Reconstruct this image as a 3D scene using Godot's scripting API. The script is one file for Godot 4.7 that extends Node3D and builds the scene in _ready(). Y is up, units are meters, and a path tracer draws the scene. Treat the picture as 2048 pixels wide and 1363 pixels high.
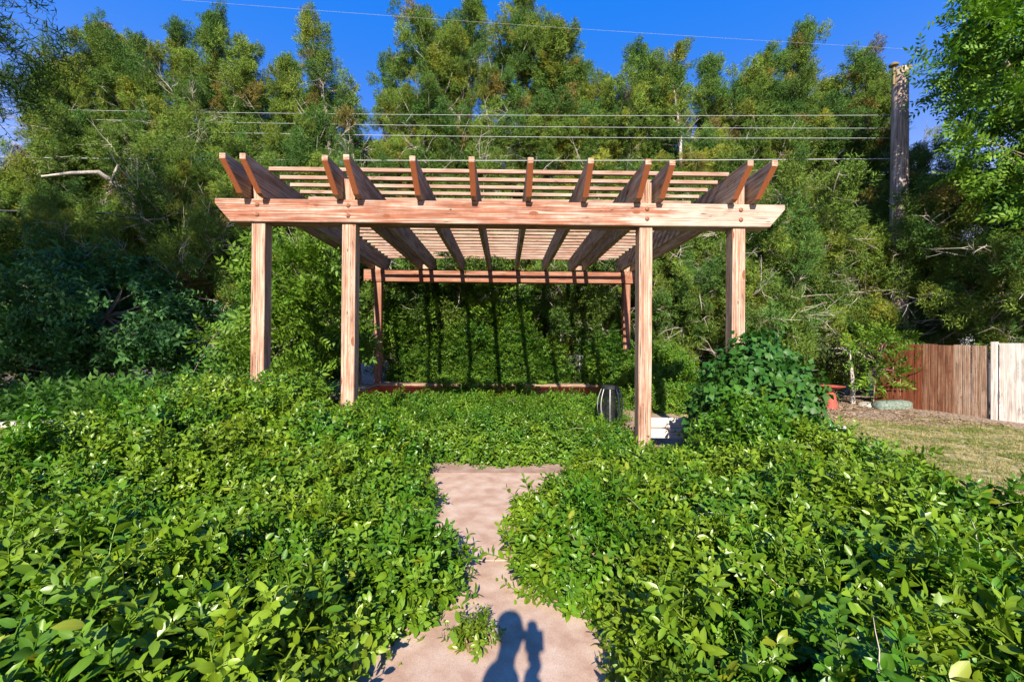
extends Node3D
# A weathered timber pergola over glossy shrubs, a row of junipers behind it, low sun behind the camera.
# Units are metres, y up, the camera looks along -z.

var M := {}
var used := {}
var rng := RandomNumberGenerator.new()
var nz := FastNoiseLite.new()

# ------------------------------------------------------------------ helpers

class MB:
	var v := PackedVector3Array()
	var n := PackedVector3Array()
	var uv := PackedVector2Array()
	var c := PackedColorArray()
	var ix := PackedInt32Array()

	func tri(a: Vector3, b: Vector3, d: Vector3, nn: Vector3, col := Color.WHITE, ua := Vector2.ZERO, ub := Vector2.ZERO, ud := Vector2.ZERO) -> void:
		var k := v.size()
		v.append(a); v.append(b); v.append(d)
		for i in 3:
			n.append(nn); c.append(col)
		uv.append(ua); uv.append(ub); uv.append(ud)
		if (b - a).cross(d - a).dot(nn) > 0.0:
			ix.append(k); ix.append(k + 2); ix.append(k + 1)
		else:
			ix.append(k); ix.append(k + 1); ix.append(k + 2)

	func quad(a: Vector3, b: Vector3, d: Vector3, e: Vector3, nn: Vector3, col := Color.WHITE, ua := Vector2.ZERO, ub := Vector2.ZERO, ud := Vector2.ZERO, ue := Vector2.ZERO) -> void:
		tri(a, b, d, nn, col, ua, ub, ud)
		tri(a, d, e, nn, col, ua, ud, ue)

	func point(p: Vector3, nn: Vector3, col := Color.WHITE, u := Vector2.ZERO) -> int:
		v.append(p); n.append(nn); c.append(col); uv.append(u)
		return v.size() - 1

	func face(a: int, b: int, d: int) -> void:   # indexed triangle, turned to agree with its own normals
		var nn := n[a] + n[b] + n[d]
		ix.append(a)
		if (v[b] - v[a]).cross(v[d] - v[a]).dot(nn) > 0.0:
			ix.append(d); ix.append(b)
		else:
			ix.append(b); ix.append(d)

	func tube(path: Array, radii: Array, sides := 6, col := Color.WHITE, usc := 1.0) -> void:
		var rows := []
		var up := Vector3.UP
		var along := 0.0
		for i in path.size():
			var p: Vector3 = path[i]
			var t: Vector3 = (path[mini(i + 1, path.size() - 1)] - path[maxi(i - 1, 0)]).normalized()
			if absf(t.dot(up)) > 0.97:
				up = Vector3.RIGHT
			var s := t.cross(up).normalized()
			up = s.cross(t).normalized()
			if i > 0:
				along += p.distance_to(path[i - 1])
			var row := []
			for k in sides + 1:
				var a := TAU * k / sides
				var d := s * cos(a) + up * sin(a)
				row.append(point(p + d * float(radii[i]), d, col, Vector2(along * usc, float(k) / sides)))
			rows.append(row)
		for i in path.size() - 1:
			for k in sides:
				face(rows[i][k], rows[i][k + 1], rows[i + 1][k + 1])
				face(rows[i][k], rows[i + 1][k + 1], rows[i + 1][k])
		for e in [0, path.size() - 1]:
			if float(radii[e]) > 0.004:
				var nn: Vector3 = (path[e] - path[1 if e == 0 else e - 1]).normalized()
				var mid := point(path[e], nn, col, Vector2(along * usc, 0.5))
				var ring := []
				for k in sides + 1:
					ring.append(point(v[rows[e][k]], nn, col, Vector2(along * usc, 0.5)))
				for k in sides:
					face(mid, ring[k], ring[k + 1])

	func lathe(prof: Array, sides: int, at := Vector3.ZERO, col := Color.WHITE) -> void:   # prof: [radius, height], smooth round, flat along
		for i in prof.size() - 1:
			var a: Vector2 = prof[i]
			var b: Vector2 = prof[i + 1]
			var d := (b - a)
			var nn2 := Vector2(d.y, -d.x).normalized()
			var r0 := []
			var r1 := []
			for k in sides + 1:
				var g := TAU * k / sides
				var o := Vector3(cos(g), 0, sin(g))
				var nn := o * nn2.x + Vector3.UP * nn2.y
				r0.append(point(at + o * a.x + Vector3.UP * a.y, nn, col, Vector2(float(k) / sides, a.y)))
				r1.append(point(at + o * b.x + Vector3.UP * b.y, nn, col, Vector2(float(k) / sides, b.y)))
			for k in sides:
				face(r0[k], r0[k + 1], r1[k + 1])
				face(r0[k], r1[k + 1], r1[k])

	# convex outline in local XY, drawn out along local Z with bevelled rims; u runs along local x (the grain)
	func prism(poly: PackedVector2Array, thick: float, bevel: float, xf: Transform3D, uo := Vector2.ZERO, us := Vector2.ONE, only := 0) -> void:
		var m := poly.size()
		var area := 0.0
		for i in m:
			area += poly[i].cross(poly[(i + 1) % m])
		var pts := poly.duplicate()
		if area < 0.0:
			pts.reverse()
		var inner := PackedVector2Array()
		for i in m:
			var p0 := pts[(i + m - 1) % m]
			var p1 := pts[i]
			var p2 := pts[(i + 1) % m]
			var n0 := Vector2(-(p1 - p0).y, (p1 - p0).x).normalized()
			var n1 := Vector2(-(p2 - p1).y, (p2 - p1).x).normalized()
			inner.append(p1 + (n0 + n1) * bevel / (1.0 + n0.dot(n1)))
		var hz := thick / 2.0
		if only < 2:
			for s in [-1.0, 1.0]:
				var nn: Vector3 = (xf.basis * Vector3(0, 0, s)).normalized()
				for i in range(1, m - 1):
					var q := [inner[0], inner[i], inner[i + 1]]
					tri(xf * Vector3(q[0].x, q[0].y, s * hz), xf * Vector3(q[1].x, q[1].y, s * hz), xf * Vector3(q[2].x, q[2].y, s * hz), nn, Color.WHITE, (q[0] + uo) * us, (q[1] + uo) * us, (q[2] + uo) * us)
		for i in m:
			var j := (i + 1) % m
			var e := (pts[j] - pts[i])
			var endy: bool = absf(e.normalized().x) < 0.85
			var upright: bool = absf(e.x) < 0.001
			if (only == 1 and endy) or (only == 2 and (not endy or upright)) or (only == 3 and not upright):
				continue
			var o2 := Vector2(e.y, -e.x).normalized()
			var nn: Vector3 = (xf.basis * Vector3(o2.x, o2.y, 0)).normalized()
			var zs := hz - bevel
			var f := func(p: Vector2, z: float) -> Vector2:
				return (Vector2(p.x, z + 0.31) + uo) * us if not endy else Vector2((z + 0.5) + uo.x, p.y + uo.y) * us
			quad(xf * Vector3(pts[i].x, pts[i].y, -zs), xf * Vector3(pts[j].x, pts[j].y, -zs), xf * Vector3(pts[j].x, pts[j].y, zs), xf * Vector3(pts[i].x, pts[i].y, zs), nn, Color.WHITE, f.call(pts[i], -zs), f.call(pts[j], -zs), f.call(pts[j], zs), f.call(pts[i], zs))
			for s in [-1.0, 1.0]:
				var nb: Vector3 = (xf.basis * Vector3(o2.x, o2.y, s)).normalized()
				quad(xf * Vector3(pts[i].x, pts[i].y, s * zs), xf * Vector3(pts[j].x, pts[j].y, s * zs), xf * Vector3(inner[j].x, inner[j].y, s * hz), xf * Vector3(inner[i].x, inner[i].y, s * hz), nb, Color.WHITE, f.call(pts[i], s * zs), f.call(pts[j], s * zs), f.call(inner[j], s * hz), f.call(inner[i], s * hz))

	func leaf(at: Vector3, dir: Vector3, up: Vector3, length: float, width: float, fold: float, droop: float, col: Color, fine := true) -> void:
		var d := dir.normalized()
		var s := d.cross(up).normalized()
		var u := s.cross(d).normalized()
		var ts := [0.0, 0.16, 0.42, 0.72, 1.0] if fine else [0.0, 0.45, 1.0]
		var ws := [0.0, 0.68, 1.0, 0.78, 0.0] if fine else [0.0, 1.0, 0.0]
		var mids := []
		var lefts := []
		var rights := []
		for i in ts.size():
			var t: float = ts[i]
			var p := at + d * (t * length) - u * (droop * length * t * t)
			var nn := (u + d * (2.0 * droop * t)).normalized()
			mids.append(point(p, nn, col, Vector2(0.5, t)))
			var w: float = ws[i] * width * 0.5
			if w > 0.0:
				lefts.append(point(p - s * w + u * (w * fold), (nn + s * fold * 0.8).normalized(), col, Vector2(0.0, t)))
				rights.append(point(p + s * w + u * (w * fold), (nn - s * fold * 0.8).normalized(), col, Vector2(1.0, t)))
			else:
				lefts.append(mids[i]); rights.append(mids[i])
		for i in ts.size() - 1:
			for side in [lefts, rights]:
				if side[i] != mids[i]:
					face(mids[i], side[i], side[i + 1] if side[i + 1] != mids[i + 1] else mids[i + 1])
				if side[i + 1] != mids[i + 1]:
					face(mids[i], side[i + 1], mids[i + 1])

	func mesh(mat: Material, into: ArrayMesh = null) -> ArrayMesh:
		var a := []
		a.resize(Mesh.ARRAY_MAX)
		a[Mesh.ARRAY_VERTEX] = v; a[Mesh.ARRAY_NORMAL] = n; a[Mesh.ARRAY_TEX_UV] = uv; a[Mesh.ARRAY_COLOR] = c; a[Mesh.ARRAY_INDEX] = ix
		var am := into if into else ArrayMesh.new()
		am.add_surface_from_arrays(Mesh.PRIMITIVE_TRIANGLES, a)
		am.surface_set_material(am.get_surface_count() - 1, mat)
		return am


func rect(x0: float, y0: float, x1: float, y1: float) -> PackedVector2Array:
	return PackedVector2Array([Vector2(x0, y0), Vector2(x1, y0), Vector2(x1, y1), Vector2(x0, y1)])


func numbered(called: String) -> String:
	used[called] = used.get(called, -1) + 1
	return called if used[called] == 0 else "%s_%03d" % [called, used[called]]


func tag(o: Node3D, label := "", category := "", group := "", kind := "") -> Node3D:
	if label: o.set_meta("label", label)
	if category: o.set_meta("category", category)
	if group: o.set_meta("group", group)
	if kind: o.set_meta("kind", kind)
	return o


func thing(called: String, label: String, category: String, at := Vector3.ZERO, turn := 0.0, group := "") -> Node3D:
	var o := Node3D.new()
	o.name = numbered(called)
	add_child(o)
	o.position = at
	o.rotation.y = turn
	return tag(o, label, category, group)


func part(called: String, mesh: Mesh, parent: Node, at := Vector3.ZERO) -> MeshInstance3D:
	var o := MeshInstance3D.new()
	o.name = called if parent != self else numbered(called)
	o.mesh = mesh
	parent.add_child(o, true)
	o.position = at
	return o


func scatter(parent: Node, called: String, meshes: Array, xf: Array, cols: Array) -> void:
	# copies of a few leaf sprays, too many and too small to pick apart
	var m := meshes.size()
	for k in m:
		var mine := []
		for i in range(k, xf.size(), m):
			mine.append(i)
		if mine.is_empty():
			continue
		var mm := MultiMesh.new()
		mm.transform_format = MultiMesh.TRANSFORM_3D
		mm.use_colors = true
		mm.mesh = meshes[k]
		mm.instance_count = mine.size()
		for i in mine.size():
			mm.set_instance_transform(i, xf[mine[i]])
			mm.set_instance_color(i, cols[mine[i]])
		var o := MultiMeshInstance3D.new()
		o.name = called
		o.multimesh = mm
		o.set_meta("kind", "stuff")
		parent.add_child(o, true)


func aim(at: Vector3, dir: Vector3, scale: float, spin: float) -> Transform3D:   # local +Y to dir
	var y := dir.normalized()
	var x := y.cross(Vector3.FORWARD if absf(y.z) < 0.9 else Vector3.RIGHT).normalized()
	var z := x.cross(y)
	return Transform3D(Basis(x, y, z) * Basis(Vector3.UP, spin) * Basis.from_scale(Vector3.ONE * scale), at)


func rnd_dir() -> Vector3:
	return Vector3(rng.randfn(), rng.randfn(), rng.randfn()).normalized()


# ------------------------------------------------------------------ textures and materials

func paint(w: int, h: int, f: Callable) -> ImageTexture:
	var data := PackedByteArray()
	data.resize(w * h * 3)
	var k := 0
	for y in h:
		for x in w:
			var c: Color = f.call(x, y)
			data[k] = int(clampf(c.r, 0, 1) * 255.0); data[k + 1] = int(clampf(c.g, 0, 1) * 255.0); data[k + 2] = int(clampf(c.b, 0, 1) * 255.0)
			k += 3
	return ImageTexture.create_from_image(Image.create_from_data(w, h, false, Image.FORMAT_RGB8, data))


func noise(sd: int, freq: float, oct := 3) -> FastNoiseLite:
	var q := FastNoiseLite.new()
	q.seed = sd
	q.frequency = freq
	q.noise_type = FastNoiseLite.TYPE_SIMPLEX_SMOOTH
	q.fractal_octaves = oct
	return q


# weathered stained timber; colours are sRGB. bleach(u) in 0..1 says how much of the stain is gone along the piece
func timber(w: int, h: int, upx: float, vpx: float, stain: Color, bare: Color, dark: Color, worn: float, knots: Array, sd: int, extra = null, mirror := true) -> Array:
	var a := noise(sd, 1.0, 3)
	var b := noise(sd + 7, 1.0, 2)
	var g := noise(sd + 13, 1.0, 2)
	var bump := PackedFloat32Array()
	bump.resize(w * h)
	var f := func(x: int, y: int) -> Color:
		var xx := x
		var yy := y
		if mirror:
			xx = x if x < w / 2 else w - 1 - x
		var u := xx * upx
		var vv := yy * vpx
		var push := 0.0
		var knot := 0.0
		var ring := 0.0
		for q in knots:
			var dx: float = (u - q.x) / (q.z * 2.2)
			var dy: float = (vv - q.y) / q.z
			var dd := dx * dx + dy * dy
			push += dy / (0.25 + dd) * q.z * 0.55
			if dd < 1.0:
				knot = maxf(knot, 1.0 - dd)
				ring = sin(sqrt(dd) * 12.0)
		var vg := vv - push
		var fine := g.get_noise_2d(u * 1.6, vg * 170.0)
		var mid := g.get_noise_2d(u * 0.7 + 40.0, vg * 46.0)
		var wear := a.get_noise_2d(u * 0.9, vg * 9.0) * 0.6 + mid * 0.85 + fine * 0.35 + b.get_noise_2d(u * 9.0, vg * 9.0) * 0.12
		var lost := worn
		if extra != null:
			lost += extra.call(u, vv)
		var t := smoothstep(-0.5, 0.5, wear + lost) * 0.85 + 0.15 * smoothstep(-0.12, 0.12, wear + lost)
		var col := stain.lerp(bare, t)
		col = col.lerp(dark, smoothstep(0.05, 0.6, fine * 0.6 + g.get_noise_2d(u * 0.5 + 90.0, vg * 62.0) * 0.75) * 0.62)
		var crack := smoothstep(0.055, 0.0, absf(b.get_noise_2d(u * 0.55 + 9.0, vg * 21.0))) * smoothstep(0.1, 0.45, a.get_noise_2d(u * 1.7 + 30.0, vv * 3.0))
		col = col.lerp(dark * 0.45, crack * 0.8)
		col = col * (1.0 + 0.10 * b.get_noise_2d(u * 2.1 + 80.0, vv * 5.0))
		if knot > 0.0:
			col = col.lerp(Color(0.50, 0.29, 0.19) * (0.9 + 0.12 * ring), smoothstep(0.0, 0.35, knot) * 0.85)
		bump[y * w + x] = 0.5 + 0.35 * fine + 0.2 * mid - crack * 0.5
		return col
	var tex := paint(w, h, f)
	var hb := PackedByteArray()
	hb.resize(w * h)
	for i in w * h:
		hb[i] = int(clampf(bump[i], 0, 1) * 255.0)
	var hi := ImageTexture.create_from_image(Image.create_from_data(w, h, false, Image.FORMAT_L8, hb))
	return [tex, hi]


func wood(tx: Array, relief := 0.35, rough := 0.82) -> StandardMaterial3D:
	var m := StandardMaterial3D.new()
	m.albedo_texture = tx[0]
	m.roughness = rough
	m.metallic_specular = 0.35
	m.heightmap_enabled = true
	m.heightmap_texture = tx[1]
	m.heightmap_scale = relief
	return m


func plain(r: float, g: float, b: float, rough := 0.8) -> StandardMaterial3D:
	var m := StandardMaterial3D.new()
	m.albedo_color = Color(r, g, b).linear_to_srgb()
	m.roughness = rough
	return m


func noisy(sd: int, freq: float, cols: Array, offs: Array, metres: float, rough := 0.9, relief := 0.0, oct := 5) -> StandardMaterial3D:
	# world-space triplanar noise through a colour ramp (linear colours)
	var t := NoiseTexture2D.new()
	t.width = 512; t.height = 512
	t.seamless = true
	t.noise = noise(sd, freq, oct)
	var g := Gradient.new()
	g.offsets = PackedFloat32Array(offs)
	var cc := PackedColorArray()
	for c in cols:
		cc.append(c.linear_to_srgb())
	g.colors = cc
	t.color_ramp = g
	var m := StandardMaterial3D.new()
	m.albedo_texture = t
	m.roughness = rough
	m.uv1_triplanar = true
	m.uv1_world_triplanar = true
	m.uv1_scale = Vector3.ONE / metres
	if relief > 0.0:
		var h := NoiseTexture2D.new()
		h.width = 512; h.height = 512
		h.seamless = true
		h.noise = noise(sd + 3, freq * 2.0, oct)
		m.heightmap_enabled = true
		m.heightmap_texture = h
		m.heightmap_scale = relief
	return m


func leafy(rough: float, spec: float, back: float, veined := true) -> StandardMaterial3D:
	var m := StandardMaterial3D.new()
	m.vertex_color_use_as_albedo = true
	m.roughness = rough
	m.metallic_specular = spec
	m.backlight_enabled = true
	m.backlight = Color(back * 0.9, back, back * 0.4)
	if veined:
		m.albedo_texture = M.vein_tex
	return m


func materials() -> void:
	# leaf blade: paler midrib and side veins, slightly paler rim
	M.vein_tex = paint(64, 128, func(x: int, y: int) -> Color:
		var s := absf(x - 31.5) / 31.5
		var t := y / 127.0
		var rib := smoothstep(0.10, 0.0, s)
		var side := smoothstep(0.86, 1.0, sin((t * 9.0 - s * 1.4) * TAU)) * 0.35 * (1.0 - s)
		var k := 0.90 + 0.05 * sin(x * 1.7 + y * 0.9) * sin(y * 0.37)
		var base := Color(k, k, k)
		return base.lerp(Color(1.0, 1.0, 0.80), maxf(rib * 0.85, side)))
	M.gloss = leafy(0.35, 0.45, 0.75)
	M.vine = leafy(0.46, 0.38, 0.8)
	M.soft = leafy(0.55, 0.38, 0.8)
	M.needle = leafy(0.7, 0.3, 0.5, false)
	M.grass = leafy(0.7, 0.3, 0.4, false)
	M.litter = leafy(0.9, 0.2, 0.1, false)
	M.dead = plain(0.44, 0.39, 0.34, 0.9)
	M.twig = plain(0.42, 0.36, 0.27, 0.85)
	M.stem = plain(0.20, 0.15, 0.07, 0.8)
	M.bark = noisy(5, 0.02, [Color(0.10, 0.075, 0.055), Color(0.22, 0.17, 0.13), Color(0.36, 0.30, 0.25)], [0.25, 0.5, 0.8], 0.5, 0.95, 1.2)
	M.bark.uv1_scale = Vector3(5, 0.9, 5)
	M.pale_bark = noisy(6, 0.02, [Color(0.26, 0.22, 0.18), Color(0.47, 0.42, 0.37), Color(0.60, 0.56, 0.51)], [0.25, 0.5, 0.8], 0.5, 0.95, 0.8)
	M.pale_bark.uv1_scale = Vector3(4, 0.8, 4)
	# pergola timber
	var salmon := Color(0.53, 0.335, 0.26)
	var bare := Color(0.60, 0.475, 0.41)
	var brown := Color(0.40, 0.255, 0.195)
	var bl := func(u: float, vv: float) -> float:
		return -0.16 + 0.95 * smoothstep(5.6, 7.4, u + 0.5 * sin(vv * 21.0) + 0.35 * sin(u * 7.0 + vv * 9.0))
	M.beam = wood(timber(2048, 96, 8.66 / 2048.0, 0.34 / 96.0, salmon, Color(0.67, 0.60, 0.56), brown, 0.0, [Vector3(2.55, 0.1, 0.03), Vector3(4.75, 0.17, 0.035), Vector3(6.3, 0.2, 0.03), Vector3(1.5, 0.25, 0.02), Vector3(3.7, 0.27, 0.016)], 21, bl, false))
	M.salmon = wood(timber(1024, 256, 6.0 / 1024.0, 1.0 / 256.0, salmon, bare, brown, -0.10, [Vector3(0.9, 0.45, 0.03), Vector3(2.2, 0.7, 0.035), Vector3(1.7, 0.2, 0.02)], 31))
	M.post = wood(timber(1024, 256, 6.0 / 1024.0, 1.0 / 256.0, Color(0.555, 0.395, 0.32), Color(0.675, 0.60, 0.54), Color(0.37, 0.25, 0.19), 0.14, [Vector3(0.85, 0.36, 0.035), Vector3(2.1, 0.62, 0.035), Vector3(2.7, 0.3, 0.018), Vector3(1.5, 0.8, 0.03)], 41), 0.55)
	M.grey = wood(timber(1024, 256, 6.0 / 1024.0, 1.0 / 256.0, Color(0.55, 0.425, 0.345), Color(0.67, 0.605, 0.535), Color(0.33, 0.25, 0.20), 0.03, [Vector3(0.6, 0.5, 0.03), Vector3(2.3, 0.3, 0.03), Vector3(1.4, 0.7, 0.025)], 51), 0.5)
	M.endgrain = noisy(8, 0.06, [Color(0.46, 0.12, 0.04), Color(0.55, 0.155, 0.055), Color(0.58, 0.24, 0.12)], [0.2, 0.55, 0.9], 0.4, 0.85, 0.4)
	M.slat = wood(timber(512, 64, 6.0 / 512.0, 0.3 / 64.0, Color(0.57, 0.43, 0.37), Color(0.68, 0.60, 0.545), Color(0.38, 0.29, 0.24), 0.0, [], 61), 0.3)
	M.orange = wood(timber(512, 128, 6.0 / 512.0, 1.0 / 128.0, Color(0.60, 0.285, 0.175), Color(0.60, 0.37, 0.28), Color(0.35, 0.17, 0.11), -0.22, [], 71), 0.3)
	M.white_wood = wood(timber(512, 128, 3.0 / 512.0, 0.6 / 128.0, Color(0.80, 0.76, 0.72), Color(0.86, 0.84, 0.82), Color(0.56, 0.47, 0.42), 0.0, [], 81), 0.25)
	M.fence_red = wood(timber(512, 256, 3.0 / 512.0, 1.0 / 256.0, Color(0.42, 0.20, 0.12), Color(0.52, 0.33, 0.23), Color(0.22, 0.12, 0.08), -0.12, [Vector3(0.7, 0.5, 0.02)], 91), 0.5)
	M.fence_brown = wood(timber(512, 256, 3.0 / 512.0, 1.0 / 256.0, Color(0.44, 0.27, 0.19), Color(0.56, 0.43, 0.34), Color(0.25, 0.16, 0.11), -0.05, [Vector3(0.9, 0.5, 0.02)], 96), 0.5)
	M.fence_grey = wood(timber(512, 256, 3.0 / 512.0, 1.0 / 256.0, Color(0.52, 0.40, 0.32), Color(0.66, 0.57, 0.50), Color(0.30, 0.22, 0.17), 0.0, [Vector3(0.5, 0.4, 0.025), Vector3(1.1, 0.75, 0.02)], 101), 0.5)
	M.pole = wood(timber(256, 128, 6.0 / 256.0, 1.0 / 128.0, Color(0.56, 0.48, 0.43), Color(0.73, 0.67, 0.63), Color(0.34, 0.28, 0.25), 0.0, [], 111), 0.8)
	# ground
	M.concrete = noisy(201, 0.012, [Color(0.43, 0.28, 0.21), Color(0.50, 0.35, 0.27), Color(0.54, 0.395, 0.315), Color(0.59, 0.47, 0.395)], [0.15, 0.4, 0.62, 0.9], 1.7, 0.9, 0.12, 6)
	M.speck = grains(3)
	M.concrete.detail_enabled = true
	M.concrete.detail_blend_mode = BaseMaterial3D.BLEND_MODE_MUL
	M.concrete.detail_albedo = M.speck
	M.concrete.detail_uv_layer = BaseMaterial3D.DETAIL_UV_2
	M.concrete.uv2_triplanar = true
	M.concrete.uv2_world_triplanar = true
	M.concrete.uv2_scale = Vector3.ONE * 2.2
	M.pad = M.concrete.duplicate()
	M.pad.albedo_color = Color(0.86, 0.84, 0.84)
	M.soil = noisy(221, 0.02, [Color(0.035, 0.024, 0.015), Color(0.09, 0.06, 0.038), Color(0.17, 0.12, 0.08)], [0.25, 0.55, 0.85], 1.3, 0.95, 1.5)
	M.turf = noisy(231, 0.012, [Color(0.10, 0.11, 0.03), Color(0.20, 0.19, 0.07), Color(0.36, 0.30, 0.16)], [0.3, 0.5, 0.75], 2.6, 0.95, 1.5)
	M.debris = noisy(241, 0.03, [Color(0.10, 0.065, 0.04), Color(0.26, 0.19, 0.135), Color(0.40, 0.31, 0.24)], [0.25, 0.5, 0.8], 1.1, 0.95, 1.5)
	M.stone = noisy(251, 0.02, [Color(0.24, 0.23, 0.20), Color(0.40, 0.38, 0.34), Color(0.55, 0.52, 0.48)], [0.25, 0.5, 0.8], 0.6, 0.9, 0.6)
	M.green_stone = noisy(261, 0.02, [Color(0.07, 0.10, 0.08), Color(0.13, 0.17, 0.14), Color(0.24, 0.27, 0.24)], [0.25, 0.5, 0.8], 0.6, 0.85, 0.6)
	M.pale_slab = noisy(271, 0.03, [Color(0.56, 0.51, 0.46), Color(0.68, 0.65, 0.60), Color(0.74, 0.71, 0.68)], [0.25, 0.5, 0.8], 0.5, 0.9, 0.3)
	M.terracotta = noisy(281, 0.02, [Color(0.24, 0.04, 0.028), Color(0.33, 0.06, 0.042), Color(0.40, 0.13, 0.10)], [0.25, 0.55, 0.9], 0.4, 0.75, 0.2)
	M.black_metal = plain(0.02, 0.022, 0.024, 0.4)
	M.wire = plain(0.34, 0.35, 0.37, 0.5)
	M.dark_wire = plain(0.03, 0.03, 0.035, 0.6)
	M.galv = plain(0.42, 0.43, 0.44, 0.5)
	M.galv.metallic = 0.6


func grains(sd: int) -> ImageTexture:
	rng.seed = sd
	var data := PackedFloat32Array()
	for i in 256 * 256:
		data.append(clampf(0.93 + rng.randfn() * 0.09, 0.55, 1.0))
	return paint(256, 256, func(x: int, y: int) -> Color:
		var k := data[y * 256 + x]
		return Color(k, k * 0.99, k * 0.98))


# ------------------------------------------------------------------ leaf sprays shared by the plants

func shoot(mb: MB, xf: Transform3D, pairs: int, length: float, leaf_len: float, col_old: Color, col_new: Color, fine := true, buds := false) -> void:
	# upright shoot of an evergreen shrub: opposite pairs of oval leaves round a thin stem, closing in a rosette
	var bend := Vector3(rng.randf_range(-0.2, 0.2), 0, rng.randf_range(-0.2, 0.2))
	var at := func(t: float) -> Vector3: return xf * Vector3(bend.x * t * t * length, t * length, bend.z * t * t * length)
	mb.tube([at.call(0.0), at.call(0.5), at.call(1.0)], [0.0042, 0.0034, 0.0018], 3, col_new.lerp(Color(2.2, 1.3, 1.6), 0.5))
	var spin := rng.randf() * TAU
	for i in pairs:
		var t := (i + 0.6) / pairs
		spin += PI / 2 + rng.randf_range(-0.3, 0.3)
		var size := leaf_len * (1.0 - 0.45 * t * t) * rng.randf_range(0.75, 1.15)
		for s in 2:
			var az := spin + PI * s + rng.randf_range(-0.25, 0.25)
			var lift := lerpf(0.15, 1.0, t) + rng.randf_range(-0.25, 0.25)
			var d := xf.basis * Vector3(cos(az), lift, sin(az)).normalized()
			var up := (xf.basis.y + rnd_dir() * 0.4 - d * 0.2).normalized()
			var c := col_old.lerp(col_new, clampf(t * 1.1 - 0.25 + rng.randf_range(-0.25, 0.25), 0, 1)) * rng.randf_range(0.75, 1.25)
			mb.leaf(at.call(t) + d * 0.006, d, up, size, size * rng.randf_range(0.42, 0.52), rng.randf_range(0.15, 0.55), rng.randf_range(-0.1, 0.35), c, fine)
	if buds:
		for i in 9:
			var p: Vector3 = at.call(rng.randf_range(0.6, 1.0)) + rnd_dir() * 0.025
			var r := 0.0045
			for o in [Vector3(1, 0, 0), Vector3(-1, 0, 0), Vector3(0, 0, 1), Vector3(0, 0, -1)]:
				mb.tri(p + Vector3.UP * r, p + o * r, p + Vector3(o.z, 0, -o.x) * r, (o + Vector3.UP).normalized(), Color(3.2, 1.9, 2.0))


func shoots(sd: int, count: int, pairs: int, length: float, leaf_len: float, col_old: Color, col_new: Color, mat: Material, fine := true, buds := false) -> ArrayMesh:
	rng.seed = sd
	var mb := MB.new()
	for i in count:
		var a := TAU * i / count + rng.randf_range(-0.5, 0.5)
		var off := Vector3(cos(a), 0, sin(a)) * (0.0 if i == 0 else length * rng.randf_range(0.45, 0.95))
		off.y = rng.randf_range(-0.5, 0.25) * length
		var x := aim(off, Vector3.UP * 1.3 + off * 2.0 / length * 0.35 + rnd_dir() * 0.45, 1.0, rng.randf() * TAU)
		shoot(mb, x, pairs, length * rng.randf_range(0.8, 1.25), leaf_len, col_old, col_new, fine, buds and i % 2 == 0)
	return mb.mesh(mat)


func juniper_spray(mb: MB, xf: Transform3D, shade: float) -> void:
	# one unit along local +Y: forked twiglets thick with thin scale-leaf tips
	var k := 12
	for i in k:
		var t := 0.1 + 0.88 * i / k
		var az := i * 2.4 + rng.randf_range(-0.5, 0.5)
		var d := (Vector3.UP * rng.randf_range(0.7, 1.2) + Vector3(cos(az), 0, sin(az))).normalized()
		var ln := (0.55 - 0.36 * t) * rng.randf_range(0.75, 1.25)
		var base := Vector3(0, t * 0.8, 0)
		var flat := d.cross(rnd_dir()).normalized()
		for j in 4:
			var q := base + d * (ln * (j + 0.35) / 4.0)
			var sd2 := (d * 0.9 + flat * (0.8 if j % 2 == 0 else -0.8) + rnd_dir() * 0.45).normalized()
			var sl := rng.randf_range(0.15, 0.25)
			var w := sd2.cross(rnd_dir()).normalized() * rng.randf_range(0.018, 0.03)
			var tone := rng.randf_range(0.75, 1.3) * shade
			mb.tri(xf * (q - w), xf * (q + w), xf * (q + sd2 * sl), (xf.basis * sd2.cross(w)).normalized(), Color(tone, tone, tone * 0.9))
		var w2 := flat * 0.014
		mb.tri(xf * (base - w2), xf * (base + w2), xf * (base + d * ln * 1.1), (xf.basis * d.cross(flat)).normalized(), Color(1.1, 0.85, 1.3) * shade)


func juniper_plume(sd: int) -> ArrayMesh:
	# a flame-shaped tuft of sprays, one unit tall
	rng.seed = sd
	var mb := MB.new()
	for i in 15:
		var t := i / 14.0
		var az := i * 2.4 + rng.randf_range(-0.4, 0.4)
		var r := 0.2 * (1.0 - t * 0.8) * rng.randf_range(0.4, 1.3)
		var off := Vector3(cos(az) * r, t * 0.62, sin(az) * r)
		var d := Vector3(cos(az), 0.7 + t * 1.8, sin(az)) + rnd_dir() * 0.5
		juniper_spray(mb, aim(off, d, rng.randf_range(0.36, 0.55), rng.randf() * TAU), rng.randf_range(0.85, 1.15))
	return mb.mesh(M.needle)


func bare_twig(sd: int) -> ArrayMesh:
	rng.seed = sd
	var mb := MB.new()
	var bend := rnd_dir() * 0.35
	var path := []
	for i in 5:
		var t := i / 4.0
		path.append(Vector3(bend.x * t * t, t, bend.z * t * t) + rnd_dir() * 0.02)
	mb.tube(path, [0.014, 0.012, 0.010, 0.007, 0.003], 3)
	for i in 4:
		var p: Vector3 = path[1 + i % 3]
		var d := (Vector3.UP + rnd_dir() * 1.3).normalized()
		mb.tube([p, p + d * 0.18, p + d * 0.32 + rnd_dir() * 0.06], [0.007, 0.005, 0.002], 3)
	return mb.mesh(M.dead)


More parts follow.
